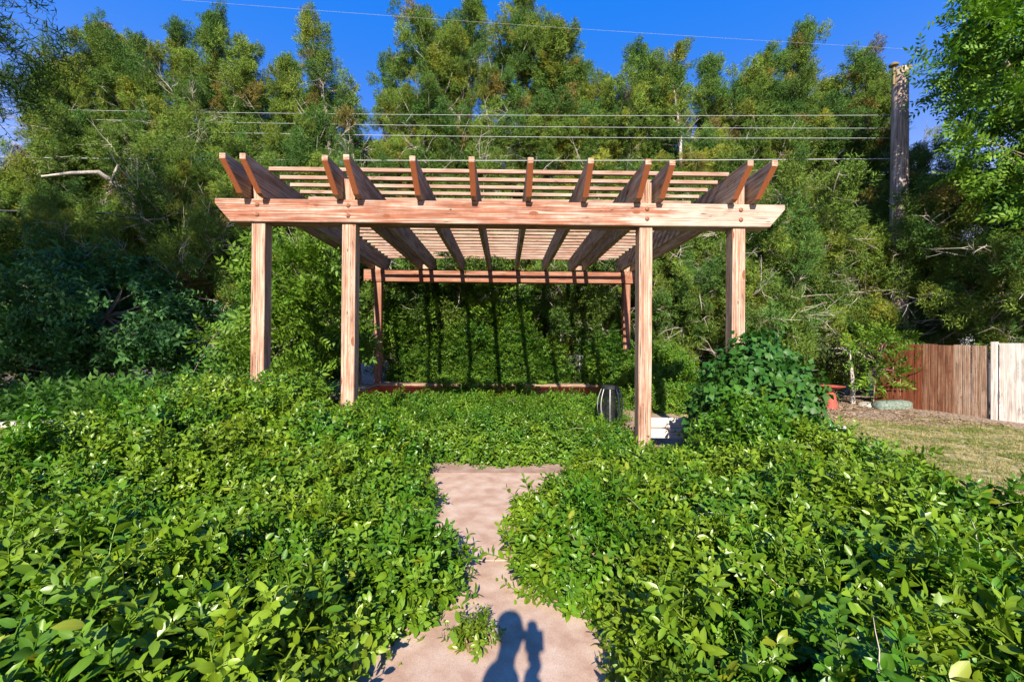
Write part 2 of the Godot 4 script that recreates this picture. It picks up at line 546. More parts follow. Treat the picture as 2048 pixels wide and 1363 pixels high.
func compound(sd: int, pairs: int, leaf_len: float, wide: float, mat: Material, droop := 0.25) -> ArrayMesh:
	# feather-like leaf one unit long on an arching stalk
	rng.seed = sd
	var mb := MB.new()
	var at := func(t: float) -> Vector3: return Vector3(0, t, -droop * t * t)
	mb.tube([at.call(0.0), at.call(0.5), at.call(1.0)], [0.012, 0.009, 0.004], 3, Color(0.9, 1.0, 0.6))
	for i in pairs:
		var t := (i + 0.7) / pairs
		for s in [-1.0, 1.0]:
			var d := Vector3(s, rng.randf_range(0.25, 0.6), rng.randf_range(-0.45, 0.05)).normalized()
			var tone := rng.randf_range(0.75, 1.25)
			var ln := leaf_len * (1.0 - 0.35 * absf(t - 0.5)) * rng.randf_range(0.85, 1.1)
			mb.leaf(at.call(t), d, (Vector3(0, 0, 1) + rnd_dir() * 0.3).normalized(), ln, ln * wide, rng.randf_range(0.05, 0.35), rng.randf_range(0.1, 0.4), Color(tone, tone, tone * 0.95), false)
	mb.leaf(at.call(1.0), Vector3(0, 1, -droop).normalized(), Vector3(0, 0, 1), leaf_len, leaf_len * wide, 0.2, 0.3, Color(1.1, 1.1, 1.0), false)
	return mb.mesh(mat)


func spray_of_leaves(sd: int, count: int, leaf_len: float, wide: float, mat: Material, hang := 0.3) -> ArrayMesh:
	# a leafy twig one unit long with alternate leaves
	rng.seed = sd
	var mb := MB.new()
	var bend := Vector3(rng.randf_range(-0.25, 0.25), 0, rng.randf_range(-0.25, 0.25))
	var at := func(t: float) -> Vector3: return Vector3(0, t, 0) + bend * t * t
	mb.tube([at.call(0.0), at.call(0.5), at.call(1.0)], [0.012, 0.009, 0.004], 3, Color(0.9, 0.8, 0.5))
	for i in count:
		var t := (i + 1.0) / count
		var az := i * 2.4 + rng.randf_range(-0.4, 0.4)
		var d := Vector3(cos(az), rng.randf_range(0.2, 0.9), sin(az)).normalized()
		var tone := rng.randf_range(0.7, 1.3)
		var ln := leaf_len * rng.randf_range(0.7, 1.15)
		mb.leaf(at.call(t), d, (Vector3.UP + rnd_dir() * 0.6).normalized(), ln, ln * wide, rng.randf_range(0.05, 0.35), hang * rng.randf_range(0.3, 1.4), Color(tone, tone, tone * 0.95), false)
	return mb.mesh(mat)


# ------------------------------------------------------------------ plants

func mound_height(ms: Array, x: float, d: float) -> float:   # d: metres in front of the camera
	var best := 0.0
	for m in ms:
		var a: float = (x - m[0]) / m[2]
		var b: float = (d - m[1]) / m[3]
		var q := a * a + b * b
		if q < 1.0:
			best = maxf(best, m[4] * pow(1.0 - q, 0.36))
	if best > 0.0:
		best *= 1.0 + 0.30 * nz.get_noise_2d(x * 1.5, d * 1.5) + 0.2 * nz.get_noise_2d(x * 4.2 + 50.0, d * 4.2)
	return best


# a shrub that fills a set of mounds [centre x, distance, half width, half depth, height]
func shrub(called: String, label: String, category: String, ms: Array, meshes: Array, per_m2: float, size: float, pal: Array, sd: int, singles := 0, single_leaf := 0.06, twigs := 10, reach := 0.42, group := "", rough := 0.0) -> Node3D:
	var cx := 0.0
	var cd := 0.0
	for m in ms:
		cx += m[0] / ms.size(); cd += m[1] / ms.size()
	var root := thing(called, label, category, Vector3(cx, 0, -cd), 0.0, group)
	var base := Vector3(cx, 0, -cd)
	rng.seed = sd
	var xf := []
	var cols := []
	var tops := []
	for m in ms:
		var area: float = PI * m[2] * m[3] + (m[2] + m[3]) * m[4] * 2.2
		var count := int(area * per_m2)
		for i in count:
			var r := sqrt(rng.randf())
			# more of the shoots near the rim, where the sides are steep
			if rng.randf() < 0.35:
				r = rng.randf_range(0.8, 1.0)
			var a := rng.randf() * TAU
			var x: float = m[0] + cos(a) * r * m[2]
			var d: float = m[1] + sin(a) * r * m[3]
			var h := mound_height(ms, x, d)
			if h < 0.03 or x * x + d * d < 1.3:
				continue
			var e := 0.06
			var gx := (mound_height(ms, x + e, d) - mound_height(ms, x - e, d)) / (2 * e)
			var gd := (mound_height(ms, x, d + e) - mound_height(ms, x, d - e)) / (2 * e)
			var nn := Vector3(-gx, 1.0, gd).normalized()
			var own: float = m[4] * pow(maxf(0.0, 1.0 - r * r), 0.36)
			if own < h * 0.55:
				continue
			var deep := pow(rng.randf(), 2.2) * reach
			var y := h - deep
			if r > 0.85:
				y = h * pow(rng.randf(), 0.7)
			if y < 0.02:
				y = rng.randf_range(0.02, 0.08)
			var dir := (nn * 0.8 + Vector3.UP * 0.25 + rnd_dir() * 0.55).normalized()
			if dir.y < 0.02 and y < 0.15:
				dir.y = 0.12
			if rng.randf() < 0.12:
				y += rng.randf_range(0.02, 0.12)
			var p := Vector3(x, y, -d) - dir * (0.09 * size) + rnd_dir() * rough
			xf.append(aim(p - base, dir, size * rng.randf_range(0.75, 1.25), rng.randf() * TAU))
			var f := clampf(0.5 + 0.9 * nz.get_noise_2d(x * 0.9 + 20.0, d * 0.9) + rng.randf_range(-0.3, 0.3), 0, 1)
			cols.append((pal[0] as Color).lerp(pal[1], f) * rng.randf_range(0.82, 1.18))
			if deep < 0.05 and r < 0.9:
				tops.append([p.length_squared() if false else (p - Vector3(0, 1.722, 0)).length(), p + dir * 0.1 * size, dir])
	scatter(root, "foliage", meshes, xf, cols)
	# woody stems from the ground
	for i in mini(ms.size() * 3, 14):
		var m: Array = ms[i % ms.size()]
		var a := rng.randf() * TAU
		var p := Vector3(m[0] + cos(a) * m[2] * 0.25, 0.0, -(m[1] + sin(a) * m[3] * 0.25)) - base
		var q := p + Vector3(cos(a) * m[2] * 0.4, m[4] * 0.75, -sin(a) * m[3] * 0.4)
		var mb := MB.new()
		mb.tube([p, p.lerp(q, 0.5) + rnd_dir() * 0.06, q], [0.014, 0.011, 0.005], 5)
		part("stem", mb.mesh(M.stem), root)
	tops.sort_custom(func(a, b): return a[0] < b[0])
	# bare arching twigs
	for i in twigs:
		if tops.is_empty():
			break
		var s: Array = tops[rng.randi_range(0, tops.size() - 1)]
		var p: Vector3 = s[1] - base + Vector3(0, -0.03, 0)
		var d := Vector3(rng.randfn(), 0.25, rng.randfn()).normalized()
		var ln := rng.randf_range(0.12, 0.4)
		var mb := MB.new()
		var path := []
		for k in 6:
			var t := k / 5.0
			path.append(p + d * (ln * t) + Vector3.UP * (0.12 * ln * sin(t * PI * 1.2)) + rnd_dir() * 0.006)
		mb.tube(path, [0.003, 0.0028, 0.0026, 0.0022, 0.0018, 0.001], 4)
		part("twig", mb.mesh(M.twig), root)
	# the leaves that show largest, each one its own
	var got := 0
	var stride := maxi(1, tops.size() / maxi(1, singles / 5))
	var k0 := 0
	while got < singles and k0 < tops.size():
		var s: Array = tops[mini(tops.size() - 1, int(k0 * 0.35) if stride > 3 else k0)]
		k0 += stride if stride <= 3 else maxi(1, stride / 2)
		var whorl := rng.randi_range(4, 6)
		for j in whorl:
			if got >= singles:
				break
			var dir: Vector3 = s[2]
			var side := dir.cross(rnd_dir()).normalized()
			var d := (side + dir * rng.randf_range(0.3, 1.1)).normalized()
			var o := part("leaf", M.single_leaves[rng.randi_range(0, M.single_leaves.size() - 1)], root)
			var y := d
			var z := (dir + rnd_dir() * 0.3).normalized()
			var x := y.cross(z).normalized()
			z = x.cross(y)
			o.transform = Transform3D(Basis(x, y, z) * Basis.from_scale(Vector3.ONE * single_leaf * rng.randf_range(0.75, 1.2)), s[1] - base + dir * rng.randf_range(-0.02, 0.04))
			got += 1
	return root


func pal_juniper(p: Vector3, gold: float) -> Color:
	var f := nz.get_noise_3d(p.x * 0.55, p.y * 0.55, p.z * 0.55)
	var g := nz.get_noise_3d(p.x * 0.9 + 70.0, p.y * 0.9, p.z * 0.9 + 30.0)
	var c := Color(0.066, 0.150, 0.030).lerp(Color(0.150, 0.232, 0.034), clampf(0.45 + f * 1.3 + rng.randf_range(-0.3, 0.3), 0, 1))
	c = c.lerp(Color(0.30, 0.29, 0.03), clampf(g * 1.6 - 0.45 + gold, 0, 0.7))
	if g < -0.42 + gold * 0.3 and rng.randf() < 0.4:
		c = c.lerp(Color(0.26, 0.15, 0.045), 0.6)
	return c * rng.randf_range(0.75, 1.2)


# tops: one leader each, [x offset, height, x lean at the foot]; the crown hangs on limbs that curve up from the trunks
func juniper(label: String, x: float, d: float, tops: Array, radius: float, low: float, density: float, sd: int, gold := 0.0, bark: Material = null, bare := 0.0) -> Node3D:
	var root := thing("juniper_tree", label, "tree", Vector3(x, 0, -d), 0.0, "tall junipers in the row behind the pergola")
	rng.seed = sd
	var base := Vector3(x, 0, -d)
	var xf := []
	var cols := []
	var txf := []
	var tcols := []
	var limbs := MB.new()
	for tp in tops:
		var h: float = tp[1]
		var path := []
		var rad := []
		var wob := rng.randf() * 10.0
		for i in 12:
			var t := i / 11.0
			path.append(Vector3(tp[0] * t + (tp[2] if tp.size() > 2 else 0.0) * (1 - t) + 0.16 * sin(wob + t * 9.0), h * t * 0.97, 0.14 * cos(wob + t * 7.0)))
			rad.append(lerpf(0.17 if bark == null else 0.2, 0.02, pow(t, 0.8)) * clampf(h / 11.0, 0.6, 1.2))
		var mb := MB.new()
		mb.tube(path, rad, 8)
		part("trunk", mb.mesh(bark if bark else M.bark), root)
		# the leader, then side leaders that fork off high up and carry their own rounded heads
		var axes := [[path, low / h, 1.0, radius, int(h * 5.6)]]
		for e in (3 if h > 9.0 else 1):
			var t0 := rng.randf_range(0.42, 0.74)
			var from: Vector3 = path[int(t0 * 11.0)]
			var a2 := rng.randf() * TAU
			var far := radius * rng.randf_range(0.45, 0.95)
			var rise := h * rng.randf_range(0.10, 0.24)
			var to := from + Vector3(cos(a2) * far, rise, sin(a2) * far * 0.7)
			var sp := []
			for i in 12:
				var t := i / 11.0
				sp.append(from.lerp(to, t) + Vector3(cos(a2), -0.6, sin(a2)) * (sin(t * PI) * 0.18 * far))
			limbs.tube(sp, [0.06, 0.057, 0.053, 0.05, 0.046, 0.042, 0.037, 0.032, 0.027, 0.022, 0.016, 0.01], 5)
			axes.append([sp, 0.3, 1.0, radius * rng.randf_range(0.40, 0.66), int(rise * 6.0) + 7])
		for ax in axes:
			var main: bool = ax[0] == path
			var line: Array = ax[0]
			for i in int(ax[4]):
				var t := clampf(ax[1] + (1.0 - ax[1]) * (i + rng.randf()) / ax[4], 0, 0.995)
				if main and bare > 0.0 and t > 0.38 and t < 0.38 + bare and rng.randf() < 0.8:
					continue
				var k := t * 11.0
				var p: Vector3 = line[int(k)].lerp(line[mini(11, int(k) + 1)], k - int(k))
				var az := i * 2.39996 + rng.randf_range(-0.5, 0.5)
				var prof := 0.0
				if main:
					prof = minf(1.0, 0.55 + t * 1.6) * (1.0 if t < 0.45 else lerpf(1.0, 0.46, smoothstep(0.45, 0.75, t))) * (1.0 if t < 0.86 else sqrt(maxf(0.0, (1.0 - t) / 0.14)) * 0.8 + 0.2)
				else:
					prof = sqrt(maxf(0.02, 1.0 - pow(absf(t - 0.7) / 0.45, 2.0)))
				prof *= 1.0 + 0.9 * nz.get_noise_2d(t * 6.0 + wob * 9.0, az * 0.5)
				var ln: float = ax[3] * prof * rng.randf_range(0.55, 1.25) / sqrt(tops.size() * 0.6 + 0.4)
				var out := Vector3(cos(az), rng.randf_range(0.1, 0.55) + t * 0.6, sin(az)).normalized()
				var tip := p + out * ln + Vector3.UP * (0.22 * ln)
				var mid := p + out * ln * 0.55
				limbs.tube([p, mid, tip], [0.035 * (1.1 - t), 0.022 * (1.1 - t) + 0.004, 0.005], 4)
				var thin := 0.72 if main and h > 9.0 and t > 0.36 and t < 0.75 else 1.0
				var n := int((1.6 + ln * 2.9) * density * thin + rng.randf() * 0.6)
				for j in n:
					var s := pow((j + rng.randf()) / n, 0.7)
					var q := p.lerp(mid, s * 2.0) if s < 0.5 else mid.lerp(tip, s * 2.0 - 1.0)
					q += rnd_dir() * (0.10 + 0.26 * s) * minf(1.0, ln)
					var dir := (out * 0.6 + Vector3.UP * (0.35 + 0.5 * t) + rnd_dir() * 0.7).normalized()
					xf.append(aim(q - dir * 0.2, dir, rng.randf_range(0.55, 1.1) * (1.0 if main and t < 0.6 else 0.8), rng.randf() * TAU))
					cols.append(pal_juniper(base + q, gold))
				if main and t < 0.8:
					for e in 5:
						txf.append(aim(mid.lerp(tip, rng.randf_range(0.1, 1.1)), (out * 0.8 + rnd_dir() * 0.9 - Vector3.UP * rng.randf_range(-0.3, 0.4)).normalized(), rng.randf_range(0.5, 1.1) * (1.0 if t < 0.6 else 0.7), rng.randf() * TAU))
						tcols.append(Color.WHITE)
	var lb := part("limbs", limbs.mesh(M.pale_bark if bark == M.pale_bark else M.bark), root)
	lb.set_meta("kind", "stuff")
	scatter(root, "crown", M.sprays, xf, cols)
	scatter(root, "dead_twigs", M.twigs, txf, tcols)
	return root


# broad-leaved tree or tall bush: trunk, forking limbs, crown lobes [offset, radii]
func broadleaf(called: String, label: String, category: String, at: Vector3, stems: Array, lobes: Array, meshes: Array, per_m3: float, size: Vector2, pal: Array, sd: int, dirs: Vector3, hollow := 0.35, group := "", bark: Material = null) -> Node3D:
	var root := thing(called, label, category, at, 0.0, group)
	rng.seed = sd
	for s in stems:
		var mb := MB.new()
		var path := []
		var rad := []
		var m: int = s.size() - 1
		for i in m:
			path.append(s[i])
			rad.append(lerpf(s[m], s[m] * 0.4, float(i) / maxf(1.0, m - 1)))
		mb.tube(path, rad, 8)
		part("trunk", mb.mesh(bark if bark else M.bark), root)
	var xf := []
	var cols := []
	var limbs := MB.new()
	for lo in lobes:
		var c: Vector3 = lo[0]
		var r: Vector3 = lo[1]
		var count := int(4.19 * r.x * r.y * r.z * per_m3)
		# twig clumps give the crown gaps and depth
		var clumps := []
		for i in maxi(8, count / 14):
			var dv := rnd_dir() * pow(rng.randf_range(hollow, 1.0), 0.6)
			clumps.append(c + dv * r * (1.0 + 0.25 * nz.get_noise_3dv((at + c + dv * r) * 0.8)))
		var s0: Array = stems[rng.randi_range(0, stems.size() - 1)]
		var from: Vector3 = s0[s0.size() - 2]
		for i in mini(clumps.size(), 26):
			var q: Vector3 = clumps[i]
			limbs.tube([from.lerp(c, 0.3), from.lerp(q, 0.6) + rnd_dir() * 0.2, q], [0.03, 0.018, 0.004], 4)
		for i in count:
			var q: Vector3 = clumps[rng.randi_range(0, clumps.size() - 1)] + rnd_dir() * rng.randf() * 0.42
			if at.y + q.y < 0.08:
				continue
			var out := ((q - c) / r).normalized()
			var dir := (out * 0.5 + dirs + rnd_dir() * 0.6).normalized()
			xf.append(aim(q, dir, rng.randf_range(size.x, size.y), rng.randf() * TAU))
			var f := clampf(0.5 + 0.8 * nz.get_noise_3dv((at + q) * 0.9) + rng.randf_range(-0.3, 0.3), 0, 1)
			cols.append((pal[0] as Color).lerp(pal[1], f) * rng.randf_range(0.8, 1.2))
	if limbs.v.size():
		part("limbs", limbs.mesh(bark if bark else M.bark), root).set_meta("kind", "stuff")
	scatter(root, "crown", meshes, xf, cols)
	return root


# ------------------------------------------------------------------ pergola

const FRONT := 6.82      # distance of the front beam's face
const REAR := 13.20
const BEAM_LOW := 3.506
const BEAM_TOP := 3.847
const RAFTER_TOP := 4.276

func pergola() -> void:
	var root := thing("pergola", "large weathered salmon-stained timber pergola with angled rafter ends over slats", "pergola", Vector3(-0.08, 0, -10.0))
	var o := -root.position
	# grain runs along local x; Basis columns say where local x, y, z go
	var across := Basis(Vector3.RIGHT, Vector3.UP, Vector3.BACK)
	var upright := Basis(Vector3.UP, Vector3.LEFT, Vector3.BACK)
	var deep := Basis(Vector3.FORWARD, Vector3.UP, Vector3.RIGHT)
	# beams
	for k in 2:
		var mb := MB.new()
		var z := -(FRONT + 0.15) if k == 0 else -(REAR + 0.15)
		var x0 := -4.335
		var x1 := 4.235
		var poly := PackedVector2Array([Vector2(x0, BEAM_TOP), Vector2(x1, BEAM_TOP), Vector2(x1, BEAM_TOP - 0.075), Vector2(x1 - 0.23, BEAM_LOW), Vector2(x0 + 0.23, BEAM_LOW), Vector2(x0, BEAM_TOP - 0.075)])
		var q := poly if k == 0 else PackedVector2Array([Vector2(-4.1, BEAM_TOP - 0.02), Vector2(4.0, BEAM_TOP - 0.02), Vector2(4.0, BEAM_LOW - 0.02), Vector2(-4.1, BEAM_LOW - 0.02)])
		mb.prism(q, 0.30, 0.008, Transform3D(across, Vector3(0, 0, z) + o), Vector2(4.335, -BEAM_LOW), Vector2(1.0 / 8.66, 1.0 / 0.341) if k == 0 else Vector2(1.0 / 6.0, 1.0))
		tag(part("beam", mb.mesh(M.beam if k == 0 else M.salmon), root), "front beam with bleached right end" if k == 0 else "rear beam striped with slat shadows")
	# posts, with stubs that stand up between the paired rafters
	var fx := [-3.709, -2.360, 2.128, 3.553]
	for i in 6:
		var x: float = fx[i] if i < 4 else [-3.70, 3.56][i - 4]
		var z: float = -(FRONT + 0.15) if i < 4 else -(REAR + 0.15)
		var mb := MB.new()
		mb.prism(rect(-0.05, -0.1, BEAM_LOW - (0.002 if i < 4 else 0.022), 0.1), 0.215, 0.008, Transform3D(upright, Vector3(x, 0, z) + o), Vector2(0.37 * i, 0.15 + 0.55 * (i % 2)), Vector2(1.0 / 6.0, 1.0))
		part("post", mb.mesh(M.post if i < 4 else M.salmon), root)
	for i in 8:
		var x: float = [-3.709, -2.360, 2.128, 3.553, -3.70, -2.32, 2.14, 3.56][i]
		var z: float = -(FRONT + 0.15) if i < 4 else -(REAR + 0.15)
		var mb := MB.new()
		var b0 := BEAM_TOP + (0.002 if i < 4 else -0.018)
		mb.prism(rect(b0, -0.088, BEAM_TOP + (0.33 if i < 4 else 0.22), 0.088), 0.2, 0.006, Transform3D(upright, Vector3(x, 0, z) + o), Vector2(0.3 * i, 0.2), Vector2(1.0 / 6.0, 1.0))
		part("rafter_block", mb.mesh(M.post), root)
	# bolts
	var bolt := MB.new()
	bolt.lathe([Vector2(0.034, 0.0), Vector2(0.033, 0.008), Vector2(0.027, 0.017), Vector2(0.016, 0.023), Vector2(0.0, 0.025)], 14)
	var bm := bolt.mesh(M.salmon)
	for x in fx:
		for y in [BEAM_TOP - 0.085, BEAM_TOP - 0.235]:
			var b := part("bolt", bm, root, Vector3(x + 0.004, y, -FRONT + 0.001) + o)
			b.rotation.x = PI / 2
	# rafters: side outline in (distance, height)
	var rx := [-3.858, -3.585, -2.487, -2.181, -1.287, -0.476, 0.335, 1.167, 1.965, 2.303, 3.389, 3.724]
	rng.seed = 77
	for i in rx.size():
		var e := rng.randf_range(-0.02, 0.02)
		var y0 := BEAM_TOP + 0.003
		var y1 := RAFTER_TOP
		var f0 := 6.23 + e
		var b1 := 14.12 + e
		var poly := PackedVector2Array([Vector2(f0, y1), Vector2(f0, y1 - 0.075), Vector2(FRONT - 0.17 + e, y0 + 0.02), Vector2(FRONT - 0.10 + e, y0), Vector2(b1 - 0.45, y0), Vector2(b1, y1 - 0.09), Vector2(b1, y1)])
		var xf := Transform3D(deep, Vector3(rx[i], 0, 0) + o)
		var body := MB.new()
		body.prism(poly, 0.084, 0.006, xf, Vector2(0.53 * i, -3.8 + 0.09 * (i % 6)), Vector2(1.0 / 6.0, 1.0), 1)
		var ends := MB.new()
		ends.prism(poly, 0.084, 0.006, xf, Vector2(0.3 * i, 0.1 * i), Vector2.ONE, 2)
		var am := body.mesh(M.grey)
		ends.mesh(M.endgrain, am)
		var nose := MB.new()
		nose.prism(poly, 0.084, 0.006, xf, Vector2(0.3 * i, 0.1 * i), Vector2.ONE, 3)
		nose.mesh(M.post, am)
		part("rafter", am, root)
	# slats on top of the rafters
	var sm := []
	for k in 4:
		var mb := MB.new()
		mb.prism(rect(-3.56, -0.028, 3.37, 0.028), 0.07, 0.004, Transform3D(across, Vector3.ZERO), Vector2(3.6 + k * 1.1, 0.1 + k * 0.05), Vector2(1.0 / 6.0, 1.0 / 0.3))
		sm.append(mb.mesh(M.slat))
	for i in 21:
		var d := 6.87 + i * 0.3485
		var s := part("slat", sm[i % 4], root, Vector3(rng.randf_range(-0.012, 0.012), RAFTER_TOP + 0.030, -d) + o)
		s.rotation.z = rng.randf_range(-0.0006, 0.0006)


func bench() -> void:
	# low bench that lines the back and the left of the pergola
	var root := thing("bench", "low orange-stained bench rail with grey top under the rear beam, half overgrown", "bench", Vector3(-0.4, 0, -12.9))
	var o := -root.position
	var across := Basis(Vector3.RIGHT, Vector3.UP, Vector3.BACK)
	var deep := Basis(Vector3.FORWARD, Vector3.UP, Vector3.RIGHT)
	for k in 4:
		var mb := MB.new()
		var d := 12.72 + k * 0.145
		mb.prism(rect(-3.52, 0.52, 2.72, 0.575), 0.138, 0.006, Transform3D(across, Vector3(0, 0, -d) + o), Vector2(3.5, 0.1 * k), Vector2(1.0 / 6.0, 1.0))
		part("seat_board", mb.mesh(M.grey), root)
	var ap := MB.new()
	ap.prism(rect(-3.50, 0.275, 2.70, 0.517), 0.05, 0.006, Transform3D(across, Vector3(0, 0, -12.69) + o), Vector2(3.5, 0.3), Vector2(1.0 / 6.0, 1.0))
	part("apron", ap.mesh(M.orange), root)
	var side := MB.new()
	side.prism(rect(9.6, 0.275, 12.655, 0.517), 0.05, 0.006, Transform3D(deep, Vector3(-3.47, 0, 0) + o), Vector2(0.0, 0.3), Vector2(1.0 / 6.0, 1.0))
	part("apron", side.mesh(M.orange), root)
	var sb := MB.new()
	sb.prism(rect(9.6, 0.52, 12.64, 0.575), 0.40, 0.006, Transform3D(deep, Vector3(-3.69, 0, 0) + o), Vector2(0.0, 0.3), Vector2(1.0 / 6.0, 1.0))
	part("seat_board", sb.mesh(M.grey), root)
	for x in [-3.0, -2.86, -2.72, -1.9, -1.2, -0.55, -0.4, 0.9, 2.2]:
		var mb := MB.new()
		mb.tube([Vector3(x, -0.02, -12.78) + o, Vector3(x, 0.52, -12.78) + o], [0.011, 0.011], 6)
		part("leg", mb.mesh(M.galv), root)
	# pale boards of a low step bench beside the right inner post
	var w := thing("white_bench", "low white-painted two-board bench partly hidden by leaves beside the inner right post", "bench", Vector3(2.75, 0, -7.35))
	for k in 2:
		var mb := MB.new()
		mb.prism(rect(-0.55, -0.075, 0.6, 0.075), 0.05, 0.006, Transform3D(across, Vector3(0, 0.28 + k * 0.175, 0.0)), Vector2(0.6, 0.1 + 0.2 * k), Vector2(1.0 / 3.0, 1.0 / 0.6))
		part("board", mb.mesh(M.white_wood), w)
	for x in [-0.42, 0.47]:
		var mb := MB.new()
		mb.prism(rect(-0.02, -0.045, 0.46, 0.045), 0.09, 0.005, Transform3D(Basis(Vector3.UP, Vector3.LEFT, Vector3.BACK), Vector3(x, 0, -0.073)), Vector2.ZERO, Vector2(1.0 / 3.0, 1.0 / 0.6))
		part("leg", mb.mesh(M.white_wood), w)


func lantern() -> void:
	# barrel of black wire hoops and ribs
	var root := thing("wire_lantern", "black barrel-shaped wire lantern standing among leaves inside the pergola", "lantern", Vector3(2.07, 0.0, -8.9))
	var prof := func(t: float) -> float: return 0.135 + 0.10 * sin(PI * clampf(t * 0.86 + 0.06, 0, 1))
	var y0 := 0.18
	var hgt := 0.66
	for i in 30:
		var t := i / 29.0
		var mb := MB.new()
		var path := []
		var rad := []
		for k in 25:
			var a := TAU * k / 24.0
			path.append(Vector3(cos(a), 0, sin(a)) * float(prof.call(t)))
			rad.append(0.0045)
		mb.tube(path, rad, 4)
		part("hoop", mb.mesh(M.black_metal), root, Vector3(0, y0 + hgt * t, 0))
	for k in 8:
		var a := TAU * (k + 0.3) / 8.0
		var path := []
		var rad := []
		for i in 13:
			var t := i / 12.0
			path.append(Vector3(cos(a), 0, sin(a)) * (float(prof.call(t)) + 0.008) + Vector3.UP * (y0 + hgt * t))
			rad.append(0.0095)
		var mb := MB.new()
		mb.tube(path, rad, 5)
		part("rib", mb.mesh(M.galv), root)
	var cap := MB.new()
	cap.lathe([Vector2(0.0, -0.012), Vector2(0.15, -0.012), Vector2(0.165, 0.0), Vector2(0.165, 0.05), Vector2(0.15, 0.062), Vector2(0.0, 0.066)], 28, Vector3(0, y0 + hgt + 0.005, 0))
	part("lid", cap.mesh(M.black_metal), root)
	var foot := MB.new()
	foot.lathe([Vector2(0.0, 0.0), Vector2(0.15, 0.0), Vector2(0.15, 0.03), Vector2(0.05, 0.045), Vector2(0.045, 0.17), Vector2(0.14, y0 - 0.005), Vector2(0.0, y0)], 24)
	part("foot", foot.mesh(M.black_metal), root)


# ------------------------------------------------------------------ yard things

